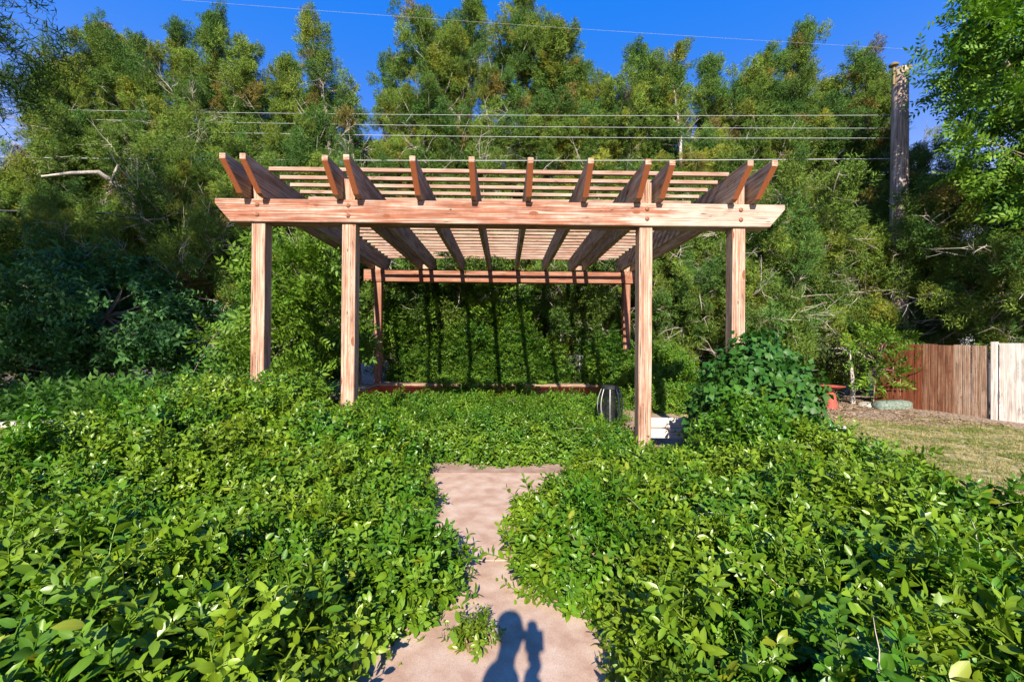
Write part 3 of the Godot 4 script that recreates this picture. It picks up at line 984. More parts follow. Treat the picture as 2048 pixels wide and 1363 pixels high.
func yard() -> void:
	# fence on the right: overlapping cedar boards, red-stained at the far end, grey nearer
	var fa := Vector3(10.25, 0, -12.5)
	var fb := Vector3(11.2, 0, -10.35)
	var fence := thing("board_fence", "old vertical-board fence, red-stained at its far end and grey nearer", "fence", fa)
	var dir := (fb - fa).normalized()
	var total := fa.distance_to(fb)
	var nrm := dir.cross(Vector3.UP)
	rng.seed = 401
	var nb := 15
	var step := total / nb
	for i in nb:
		var mb := MB.new()
		var hgt := 1.76 + rng.randf_range(-0.025, 0.03)
		var w := step - rng.randf_range(0.006, 0.016)
		var ctr := dir * (step * (i + 0.5)) + nrm * rng.randf_range(-0.006, 0.006)
		var bs := Basis(Vector3.UP, -dir, Vector3.UP.cross(-dir)).rotated(nrm, rng.randf_range(-0.008, 0.008))
		mb.prism(rect(0.02, -w / 2, hgt, w / 2), 0.022, 0.003, Transform3D(bs, ctr), Vector2(0.4 * i, 0.31 * (i % 3) + 0.2), Vector2(1.0 / 3.0, 1.0))
		var o := part("board", mb.mesh(M.fence_red if i < 7 else (M.fence_brown if i < 11 else M.fence_grey)), fence)
		if i == 0: tag(o, "red-stained board")
	for y in [0.35, 1.45]:
		var mb := MB.new()
		mb.prism(rect(0, -0.045, total, 0.045), 0.04, 0.004, Transform3D(Basis(dir, Vector3.UP, dir.cross(Vector3.UP)), Vector3(0, y, 0) + (Vector3(0.045, 0, 0.0))), Vector2.ZERO, Vector2(1.0 / 3.0, 1.0))
		part("rail", mb.mesh(M.fence_grey), fence)
	# white panel that carries on from the fence
	var ga := fb + dir * 0.02
	var panel := thing("white_gate", "white-painted board gate in leaf shade at the right end of the fence", "gate", ga)
	for i in 8:
		var mb := MB.new()
		mb.prism(rect(0.03, -0.132, 1.80, 0.132), 0.022, 0.003, Transform3D(Basis(Vector3.UP, -dir, Vector3.UP.cross(-dir)), dir * (0.28 + 0.27 * i)), Vector2(0.3 * i, 0.1 * (i % 3)), Vector2(1.0 / 3.0, 1.0 / 0.6))
		part("board", mb.mesh(M.white_wood), panel)
	var gp := MB.new()
	gp.prism(rect(-0.02, -0.05, 1.83, 0.05), 0.1, 0.006, Transform3D(Basis(Vector3.UP, -dir, Vector3.UP.cross(-dir)), dir * 0.07), Vector2.ZERO, Vector2(1.0 / 3.0, 1.0))
	part("gate_post", gp.mesh(M.white_wood), panel)
	# upturned pot with a saucer: bird bath
	var bath := thing("bird_bath", "red terracotta bird bath of an upturned pot and shallow saucer on leaf litter", "bird bath", Vector3(8.5, 0.0, -11.75))
	var pot := MB.new()
	pot.lathe([Vector2(0.0, 0.0), Vector2(0.182, 0.0), Vector2(0.186, 0.012), Vector2(0.186, 0.075), Vector2(0.178, 0.082), Vector2(0.166, 0.084), Vector2(0.118, 0.47), Vector2(0.108, 0.48), Vector2(0.0, 0.48)], 32)
	part("pot", pot.mesh(M.terracotta), bath)
	var neck := MB.new()
	neck.lathe([Vector2(0.0, 0.48), Vector2(0.085, 0.48), Vector2(0.075, 0.60), Vector2(0.0, 0.60)], 24)
	part("neck", neck.mesh(M.terracotta), bath)
	var sau := MB.new()
	sau.lathe([Vector2(0.0, 0.60), Vector2(0.2, 0.60), Vector2(0.33, 0.655), Vector2(0.335, 0.67), Vector2(0.32, 0.672), Vector2(0.2, 0.625), Vector2(0.0, 0.62)], 36)
	part("saucer", sau.mesh(M.terracotta), bath)
	# stones
	stone("stepping_slab", "small white concrete slab lying flat on the lawn", "slab", Vector3(6.62, 0.0, -9.2), Vector3(0.30, 0.055, 0.21), M.pale_slab, 5, 0.25)
	stone("flat_stone", "flat pale stone at the foot of the thin trunk", "stone", Vector3(9.2, 0.0, -12.05), Vector3(0.36, 0.06, 0.2), M.stone, 6, 0.2)
	stone("round_stone", "small rounded grey stone right of the thin trunk", "stone", Vector3(9.65, 0.0, -12.0), Vector3(0.24, 0.13, 0.17), M.stone, 7, 1.0)
	stone("stone_block", "long greenish stone block lying in front of the red fence boards", "stone", Vector3(10.15, 0.0, -11.75), Vector3(0.52, 0.17, 0.2), M.green_stone, 8, 0.3)
	# edging on the far left
	rng.seed = 411
	for i in 6:
		var x := -10.2 + i * 0.62
		stone("edging_stone", ["flat grey edging stone at the left edge of the picture", "second edging stone from the left picture edge", "third edging stone from the left picture edge", "fourth edging stone from the left, under low leaves", "fifth edging stone from the left, among shaded leaves", "rightmost edging stone, nearly hidden behind shrub tips"][i], "stone", Vector3(x, 0.0, -9.1 + rng.randf_range(-0.08, 0.08)), Vector3(0.3, 0.07, 0.12), M.stone, 20 + i, 0.4, "edging stones on the far left")


func stone(called: String, label: String, category: String, at: Vector3, half: Vector3, mat: Material, sd: int, roundness: float, group := "") -> void:
	var q := noise(sd, 1.2, 3)
	var mb := MB.new()
	var rows := []
	var nu := 18
	var nv := 9
	for j in nv + 1:
		var row := []
		for i in nu + 1:
			var a := TAU * i / nu
			var b := -PI / 2 + PI * j / nv
			var d := Vector3(cos(a) * cos(b), sin(b), sin(a) * cos(b))
			var e := lerpf(6.0, 2.0, roundness)
			var k := pow(pow(absf(d.x), e) + pow(absf(d.y), e) + pow(absf(d.z), e), -1.0 / e)
			var p := d * k * (1.0 + 0.12 * q.get_noise_3dv(d * 2.0))
			row.append(mb.point(p * half + Vector3(0, half.y * 0.75, 0), d))
		rows.append(row)
	for j in nv:
		for i in nu:
			mb.face(rows[j][i], rows[j][i + 1], rows[j + 1][i + 1])
			mb.face(rows[j][i], rows[j + 1][i + 1], rows[j + 1][i])
	# normals from the faces
	var acc := PackedVector3Array()
	acc.resize(mb.v.size())
	for t in range(0, mb.ix.size(), 3):
		var f := -(mb.v[mb.ix[t + 1]] - mb.v[mb.ix[t]]).cross(mb.v[mb.ix[t + 2]] - mb.v[mb.ix[t]])
		for k in 3:
			acc[mb.ix[t + k]] += f
	for k in acc.size():
		mb.n[k] = acc[k].normalized() if acc[k].length() > 1e-9 else mb.n[k]
	var o := part(called, mb.mesh(mat), self, at)
	o.rotation.y = sd * 0.7
	if called == "edging_stone" or called == "stone_block": o.rotation.y = 0.05 * (sd % 5)
	tag(o, label, category, group)


func wires_and_pole() -> void:
	var px := 11.75
	var pd := 13.4
	var pole := thing("utility_pole", "weathered wooden utility pole with two pins at its top beside the leafy tree", "pole", Vector3(px, 0, -pd))
	var mb := MB.new()
	mb.tube([Vector3(0, -0.1, 0), Vector3(0.0, 5.0, 0), Vector3(0.03, 10.0, 0)], [0.25, 0.23, 0.2], 16, Color.WHITE, 0.17)
	part("shaft", mb.mesh(M.pole), pole)
	for s in [-1.0, 1.0]:
		var ins := MB.new()
		ins.lathe([Vector2(0.0, 0.0), Vector2(0.035, 0.0), Vector2(0.035, 0.25 if s > 0 else 0.55), Vector2(0.12, 0.26 if s > 0 else 0.56), Vector2(0.13, 0.30 if s > 0 else 0.60), Vector2(0.05, 0.36 if s > 0 else 0.66), Vector2(0.0, 0.37 if s > 0 else 0.67)], 14, Vector3(0.21 * s, 9.72 if s > 0 else 9.5, 0.05))
		part("insulator", ins.mesh(M.stem), pole)
	# wires: [label, from, to, sag, radius, dark]
	var ws := [
		["thin high wire crossing the open blue sky", Vector3(-22, 13.2, -14.4), Vector3(24, 10.9, -14.4), 0.25, 0.0026, false],
		["topmost of the three thin wires across the upper junipers", Vector3(-21, 10.1, -16.7), Vector3(px, 8.75, -pd - 0.26), 0.12, 0.007, false],
		["middle of the three thin wires across the upper junipers", Vector3(-21, 9.75, -16.6), Vector3(px, 8.35, -pd - 0.26), 0.12, 0.007, false],
		["lowest of the three thin wires across the upper junipers", Vector3(-21, 9.4, -16.6), Vector3(px, 8.05, -pd - 0.26), 0.14, 0.008, false],
		["thick pale cable running level just above the rafter tips", Vector3(-20, 8.0, -15.9), Vector3(px, 7.42, -pd - 0.26), 0.10, 0.013, false],
		["short dark cable low across the left junipers", Vector3(-18, 5.75, -14.2), Vector3(-9.2, 5.78, -14.9), 0.03, 0.025, true]]
	for w in ws:
		var m2 := MB.new()
		var path := []
		var rad := []
		var a: Vector3 = w[1]
		var b: Vector3 = w[2]
		var mid := (a + b) / 2
		for i in 25:
			var t := i / 24.0
			path.append(a.lerp(b, t) - Vector3.UP * (4.0 * t * (1 - t) * float(w[3])) - mid)
			rad.append(w[4])
		m2.tube(path, rad, 5)
		tag(part("utility_wire", m2.mesh(M.dark_wire if w[5] else M.wire), self, mid), w[0], "wire", "overhead wires")
	# chain-link fence behind the bench
	var cl := thing("chain_link_fence", "rusty grey chain-link fence glimpsed through vines behind the bench", "fence", Vector3(0, 0, -14.55))
	var net := MB.new()
	for i in 74:
		for s in [-1.0, 1.0]:
			var x0 := -3.2 + i * 0.095
			net.tube([Vector3(x0, 0.05, 0.004 * s), Vector3(x0 + s * 1.25 * 0.62, 1.3, 0.004 * s)], [0.0035, 0.0035], 3)
	part("wire_netting", net.mesh(M.galv), cl).set_meta("kind", "stuff")
	for x in [-3.0, -0.3, 2.4]:
		var p := MB.new()
		p.tube([Vector3(x, -0.05, -0.03), Vector3(x, 1.4, -0.03)], [0.024, 0.024], 8)
		part("fence_post", p.mesh(M.galv), cl)
	var rail := MB.new()
	rail.tube([Vector3(-3.2, 1.33, -0.03), Vector3(4.6, 1.33, -0.03)], [0.018, 0.018], 8)
	part("top_rail", rail.mesh(M.galv), cl)


# ------------------------------------------------------------------ the photographer, out of frame, whose shadow lies on the path

func capsule_field(bones: Array, p: Vector3) -> float:
	var total := 9.0
	for b in bones:
		var a: Vector3 = b[0]
		var ab: Vector3 = b[1] - a
		var t := clampf((p - a).dot(ab) / maxf(ab.length_squared(), 1e-6), 0, 1)
		var q := p - (a + ab * t)
		if b.size() > 4:
			q.z /= b[4]
		var d := q.length() - lerpf(b[2], b[3], t)
		var k := 0.03
		var h := clampf(0.5 + 0.5 * (total - d) / k, 0, 1)
		total = lerpf(total, d, h) - k * h * (1 - h)
	return total


func nets(mb: MB, bones: Array, lo: Vector3, hi: Vector3, cell: float, col: Callable) -> void:
	var nx := int((hi.x - lo.x) / cell) + 1
	var ny := int((hi.y - lo.y) / cell) + 1
	var nzz := int((hi.z - lo.z) / cell) + 1
	var f := PackedFloat32Array()
	f.resize(nx * ny * nzz)
	for k in nzz:
		for j in ny:
			for i in nx:
				f[(k * ny + j) * nx + i] = capsule_field(bones, lo + Vector3(i, j, k) * cell)
	var id := PackedInt32Array()
	id.resize(nx * ny * nzz)
	id.fill(-1)
	for k in nzz - 1:
		for j in ny - 1:
			for i in nx - 1:
				var sum := Vector3.ZERO
				var cnt := 0
				for e in [[0, 0, 0, 0], [0, 1, 0, 0], [0, 0, 1, 0], [0, 1, 1, 0], [1, 0, 0, 0], [1, 0, 1, 0], [1, 0, 0, 1], [1, 0, 1, 1], [2, 0, 0, 0], [2, 1, 0, 0], [2, 0, 0, 1], [2, 1, 0, 1]]:
					var a := Vector3i.ZERO
					var b := Vector3i.ZERO
					match e[0]:
						0:
							a = Vector3i(0, e[1], e[2]); b = Vector3i(1, e[1], e[2])
						1:
							a = Vector3i(e[2], 0, e[3]); b = Vector3i(e[2], 1, e[3])
						_:
							a = Vector3i(e[1], e[3], 0); b = Vector3i(e[1], e[3], 1)
					var fa := f[((k + a.z) * ny + j + a.y) * nx + i + a.x]
					var fb := f[((k + b.z) * ny + j + b.y) * nx + i + b.x]
					if (fa < 0.0) != (fb < 0.0):
						sum += Vector3(a).lerp(Vector3(b), fa / (fa - fb))
						cnt += 1
				if cnt:
					var p := lo + (Vector3(i, j, k) + sum / cnt) * cell
					var g := Vector3(capsule_field(bones, p + Vector3(0.004, 0, 0)) - capsule_field(bones, p - Vector3(0.004, 0, 0)), capsule_field(bones, p + Vector3(0, 0.004, 0)) - capsule_field(bones, p - Vector3(0, 0.004, 0)), capsule_field(bones, p + Vector3(0, 0, 0.004)) - capsule_field(bones, p - Vector3(0, 0, 0.004))).normalized()
					id[(k * ny + j) * nx + i] = mb.point(p, g, col.call(p))
	var at := func(i: int, j: int, k: int) -> int: return id[(k * ny + j) * nx + i]
	for k in range(1, nzz - 1):
		for j in range(1, ny - 1):
			for i in range(1, nx - 1):
				var c0 := f[(k * ny + j) * nx + i] < 0.0
				var qs := []
				if (f[(k * ny + j) * nx + i + 1] < 0.0) != c0:
					qs.append([at.call(i, j - 1, k - 1), at.call(i, j, k - 1), at.call(i, j, k), at.call(i, j - 1, k)])
				if (f[(k * ny + j + 1) * nx + i] < 0.0) != c0:
					qs.append([at.call(i - 1, j, k - 1), at.call(i, j, k - 1), at.call(i, j, k), at.call(i - 1, j, k)])
				if (f[((k + 1) * ny + j) * nx + i] < 0.0) != c0:
					qs.append([at.call(i - 1, j - 1, k), at.call(i, j - 1, k), at.call(i, j, k), at.call(i - 1, j, k)])
				for q in qs:
					if q.min() >= 0:
						mb.face(q[0], q[1], q[2])
						mb.face(q[0], q[2], q[3])


func photographer() -> void:
	# stands side-on left of the tripod, facing right (+x), one hand at the camera
	var at := Vector3(-0.152, 0, 0.19)
	var root := thing("person", "person in dark clothes standing behind the camera whose shadow falls on the path", "person", at)
	var V := func(x: float, y: float, z: float) -> Vector3: return Vector3(x, y, z)
	var b := []
	b.append([V.call(0.0, 1.00, 0.0), V.call(-0.015, 1.24, 0.0), 0.105, 0.098, 1.4])      # hips to waist
	b.append([V.call(-0.015, 1.24, 0.0), V.call(0.0, 1.48, 0.0), 0.10, 0.10, 1.55])       # chest
	b.append([V.call(0.0, 1.50, 0.0), V.call(0.022, 1.66, 0.0), 0.055, 0.05])             # neck
	b.append([V.call(0.02, 1.79, 0.0), V.call(0.03, 1.75, 0.0), 0.083, 0.076, 0.92])      # skull
	b.append([V.call(0.045, 1.715, 0.0), V.call(0.055, 1.685, 0.0), 0.055, 0.042])        # jaw
	b.append([V.call(0.105, 1.755, 0.0), V.call(0.122, 1.725, 0.0), 0.010, 0.014])        # nose
	for s in [-1.0, 1.0]:
		b.append([V.call(0.0, 0.96, 0.085 * s), V.call(0.02, 0.52, 0.10 * s), 0.088, 0.062])
		b.append([V.call(0.02, 0.52, 0.10 * s), V.call(-0.02, 0.10, 0.11 * s), 0.060, 0.040])
		b.append([V.call(-0.04, 0.05, 0.11 * s), V.call(0.16, 0.035, 0.13 * s), 0.042, 0.033])
		b.append([V.call(0.03, 1.745, 0.078 * s), V.call(0.02, 1.71, 0.08 * s), 0.016, 0.012])   # ear
	b.append([V.call(0.0, 1.46, -0.15), V.call(-0.02, 1.17, -0.17), 0.05, 0.042])            # arm hanging
	b.append([V.call(-0.02, 1.17, -0.17), V.call(0.03, 0.92, -0.16), 0.040, 0.028])
	b.append([V.call(0.0, 1.46, 0.15), V.call(0.02, 1.22, 0.18), 0.05, 0.042])            # arm at the camera
	b.append([V.call(0.02, 1.22, 0.18), V.call(0.115, 1.50, 0.10), 0.038, 0.027])
	var skin := Color(0.42, 0.26, 0.19)
	var shirt := Color(0.06, 0.07, 0.09)
	var col := func(p: Vector3) -> Color:
		if p.y > 1.83 or (p.y > 1.72 and p.x < 0.0): return Color(0.05, 0.035, 0.025)
		if p.y > 1.56: return skin
		if p.y < 0.09: return Color(0.03, 0.03, 0.03)
		if p.y < 1.0: return Color(0.04, 0.05, 0.09)
		return shirt
	var mat := StandardMaterial3D.new()
	mat.vertex_color_use_as_albedo = true
	mat.roughness = 0.8
	var mb := MB.new()
	nets(mb, b, Vector3(-0.2, -0.02, -0.30), Vector3(0.26, 1.92, 0.30), 0.022, col)
	part("body", mb.mesh(mat), root)
	# hands: palm, four fingers and a thumb
	for h in [[V.call(0.125, 1.535, 0.095), V.call(0.25, 0.95, 0.05).normalized()], [V.call(0.035, 0.885, -0.16), V.call(0.12, -1.0, 0.0).normalized()]]:
		var p: Vector3 = h[0]
		var d: Vector3 = h[1]
		var s := d.cross(Vector3.RIGHT).normalized()
		var o := s.cross(d).normalized()
		var hb := [[p - d * 0.03, p + d * 0.05, 0.026, 0.03, 1.2]]
		for k in 4:
			var r := p + d * 0.06 + s * (0.021 * (k - 1.5))
			var ln: float = [0.062, 0.074, 0.070, 0.054][k]
			hb.append([r, r + d * ln * 0.55 + o * 0.012, 0.0095, 0.0085])
			hb.append([r + d * ln * 0.55 + o * 0.012, r + d * ln + o * 0.035, 0.0085, 0.007])
		hb.append([p + s * 0.03, p + s * 0.055 + d * 0.045 + o * 0.015, 0.012, 0.009])
		var hm := MB.new()
		nets(hm, hb, p - Vector3.ONE * 0.11, p + Vector3.ONE * 0.16, 0.008, func(_p: Vector3) -> Color: return skin)
		part("hand", hm.mesh(mat), root)
	# tripod and camera
	var tri := thing("camera_tripod", "black camera tripod standing behind the picture plane on the path", "tripod", Vector3(0.012, 0, 0.20))
	for a in [0.35, 2.75, 4.75]:
		var leg := MB.new()
		var foot := Vector3(cos(a) * 0.42, 0.022, sin(a) * 0.42 + (0.1 if a > 1.0 else 0.0))
		leg.tube([Vector3(cos(a) * 0.03, 1.5, sin(a) * 0.03), Vector3(0, 1.5, 0).lerp(foot, 0.5), foot], [0.021, 0.017, 0.012], 10)
		part("leg", leg.mesh(M.black_metal), tri)
	var col2 := MB.new()
	col2.lathe([Vector2(0.0, 1.42), Vector2(0.035, 1.42), Vector2(0.04, 1.52), Vector2(0.018, 1.53), Vector2(0.018, 1.60), Vector2(0.035, 1.61), Vector2(0.035, 1.655), Vector2(0.0, 1.66)], 18)
	part("column", col2.mesh(M.black_metal), tri)
	var cam := thing("photo_camera", "black camera on the tripod, its lens at the viewpoint", "camera", Vector3(0.012, 1.662, 0.20))
	var body := MB.new()
	body.prism(rect(-0.05, 0.0, 0.058, 0.092), 0.06, 0.008, Transform3D(Basis.IDENTITY, Vector3(0, 0, 0.0)))
	part("body", body.mesh(M.black_metal), cam)
	var hump := MB.new()
	hump.prism(rect(-0.022, 0.094, 0.022, 0.1), 0.03, 0.003, Transform3D(Basis.IDENTITY, Vector3.ZERO))
	part("hot_shoe", hump.mesh(M.black_metal), cam)
	var lens := MB.new()
	lens.lathe([Vector2(0.0, 0.0), Vector2(0.036, 0.0), Vector2(0.036, 0.05), Vector2(0.033, 0.06), Vector2(0.033, 0.10), Vector2(0.0, 0.10)], 24)
	var lo := part("lens", lens.mesh(M.black_metal), cam, Vector3(0, 0.05, -0.031))
	lo.rotation.x = -PI / 2


# ------------------------------------------------------------------ ground

func ground() -> void:
	var g := MB.new()
	g.quad(Vector3(-400, 0, 400), Vector3(400, 0, 400), Vector3(400, 0, -400), Vector3(-400, 0, -400), Vector3.UP)
	tag(part("ground", g.mesh(M.soil), self), "", "", "", "structure")
	# lawn sheet on the right and behind
	var l := MB.new()
	l.quad(Vector3(1.4, 0.005, 12), Vector3(12, 0.005, 12), Vector3(12, 0.005, -11.2), Vector3(3.4, 0.005, -11.2), Vector3.UP)
	tag(part("lawn", l.mesh(M.turf), self), "", "", "", "structure")
	var l2 := MB.new()
	l2.quad(Vector3(-14, 0.005, 12), Vector3(-3.9, 0.005, 12), Vector3(-3.9, 0.005, -9.0), Vector3(-14, 0.005, -9.0), Vector3.UP)
	tag(part("lawn", l2.mesh(M.turf), self), "", "", "", "structure")
	# bed of litter along the fence
	var bed := MB.new()
	var rows := []
	for j in 9:
		var row := []
		for i in 21:
			var x := 4.6 + 7.0 * i / 20.0
			var t := j / 8.0
			var near := 10.35 + 0.35 * sin(i * 0.9) - 1.2 * smoothstep(0.55, 1.0, i / 20.0)
			var d := lerpf(near, 14.6, t)
			var y := 0.010 + 0.16 * smoothstep(0.0, 0.6, t) * (0.7 + 0.5 * nz.get_noise_2d(x * 0.8, d * 0.8))
			row.append(bed.point(Vector3(x, y, -d), Vector3.UP))
		rows.append(row)
	for j in 8:
		for i in 20:
			bed.face(rows[j][i], rows[j][i + 1], rows[j + 1][i + 1])
			bed.face(rows[j][i], rows[j + 1][i + 1], rows[j + 1][i])
	tag(part("planting_bed", bed.mesh(M.debris), self), "", "", "", "structure")
	# path of cast slabs with open joints, and the pad under the pergola
	var path := Node3D.new()
	path.name = "path"
	add_child(path)
	tag(path, "", "", "", "structure")
	var flat := Basis(Vector3.RIGHT, Vector3.FORWARD, Vector3.UP)
	var zs := [[-3.0, 0.55], [0.556, 3.562], [3.568, 5.93]]
	for s in zs:
		var mb := MB.new()
		mb.prism(rect(-0.95, s[0], 0.98, s[1]), 0.12, 0.006, Transform3D(flat, Vector3(0, -0.035, 0)))
		part("slab", mb.mesh(M.concrete), path)
	var pad := MB.new()
	pad.prism(rect(-4.2, 5.936, 4.1, 13.5), 0.12, 0.006, Transform3D(flat, Vector3(0, -0.033, 0)))
	tag(part("slab", pad.mesh(M.pad), path), "wide slab under the pergola")


func grass() -> void:
	rng.seed = 501
	var tufts := []
	for k in 4:
		var mb := MB.new()
		for i in 16:
			var a := rng.randf() * TAU
			var p := Vector3(cos(a), 0, sin(a)) * rng.randf() * 0.035
			var d := (Vector3.UP * rng.randf_range(0.5, 1.1) + Vector3(cos(a), 0, sin(a)) * rng.randf_range(0.2, 0.9)).normalized()
			var w := d.cross(Vector3(cos(a * 3), 0.1, sin(a * 3))).normalized() * 0.0028
			var ln := rng.randf_range(0.03, 0.06)
			var tone := rng.randf_range(0.75, 1.3)
			mb.quad(p - w, p + w, p + d * ln * 0.6 + w * 0.7, p + d * ln * 0.6 - w * 0.7, d.cross(w).normalized(), Color(tone, tone, tone))
			mb.tri(p + d * ln * 0.6 - w * 0.7, p + d * ln * 0.6 + w * 0.7, p + d * ln + Vector3.DOWN * 0.008, d.cross(w).normalized(), Color(tone, tone, tone))
		tufts.append(mb.mesh(M.grass))
	var mk := func(called: String, label: String, x0: float, x1: float, d0: float, d1: float, count: int) -> void:
		var root := thing(called, label, "grass")
		root.set_meta("kind", "stuff")
		var xf := []
		var cols := []
		for i in count:
			var d := d0 + (d1 - d0) * pow(rng.randf(), 1.25)
			var x := rng.randf_range(x0, x1)
			var f := nz.get_noise_2d(x * 1.1, d * 1.1) + 0.6 * nz.get_noise_2d(x * 4.0 + 9.0, d * 4.0)
			if rng.randf() > 0.85 + f * 0.5:
				continue
			xf.append(aim(Vector3(x, 0.004, -d), Vector3(rng.randfn() * 0.12, 1, rng.randfn() * 0.12), rng.randf_range(0.6, 1.2), rng.randf() * TAU))
			cols.append(Color(0.36, 0.30, 0.15).lerp(Color(0.13, 0.17, 0.03), clampf(0.45 + f * 0.9 + rng.randf_range(-0.3, 0.3), 0, 1)) * rng.randf_range(0.85, 1.15))
		scatter(root, "grass_blades", tufts, xf, cols)
	mk.call("lawn_grass", "short patchy green and straw-coloured grass of the lawn on the right", 2.6, 10.8, 2.2, 11.3, 26000)
	mk.call("shaded_grass", "short shaded grass before the edging stones on the far left", -11.5, -5.2, 6.5, 9.0, 5000)
	# fallen leaves and twigs
	var ls := []
	for k in 3:
		var mb := MB.new()
		for i in 5:
			var p := rnd_dir() * 0.05
			p.y = absf(p.y) * 0.2
			var tone := rng.randf_range(0.7, 1.3)
			mb.leaf(p, Vector3(rng.randfn(), 0.1, rng.randfn()), (Vector3.UP + rnd_dir() * 0.5).normalized(), 0.06, 0.028, 0.4, 0.3, Color(tone, tone, tone), false)
		mb.tube([Vector3(-0.06, 0.006, 0), Vector3(0.0, 0.012, 0.01), Vector3(0.07, 0.006, -0.02)], [0.003, 0.003, 0.002], 3, Color(1.2, 1.15, 1.1))
		ls.append(mb.mesh(M.litter))
	var root := thing("leaf_litter", "dry fallen leaves and twigs strewn over the bed by the fence", "leaf litter")
	root.set_meta("kind", "stuff")
	var xf := []
	var cols := []
	for i in 5200:
		var x := rng.randf_range(4.8, 11.2)
		var d := rng.randf_range(9.6 if x > 8.6 else 10.3, 13.6)
		var t := clampf((d - 10.3) / 4.3, 0, 1)
		var y := 0.012 + 0.16 * smoothstep(0.0, 0.6, t) * 0.85
		xf.append(aim(Vector3(x, y, -d), Vector3(rng.randfn() * 0.15, 1, rng.randfn() * 0.15), rng.randf_range(0.7, 1.4), rng.randf() * TAU))
		cols.append(Color(0.20, 0.13, 0.08).lerp(Color(0.42, 0.32, 0.23), rng.randf()))
	scatter(root, "litter", ls, xf, cols)


# ------------------------------------------------------------------ planting

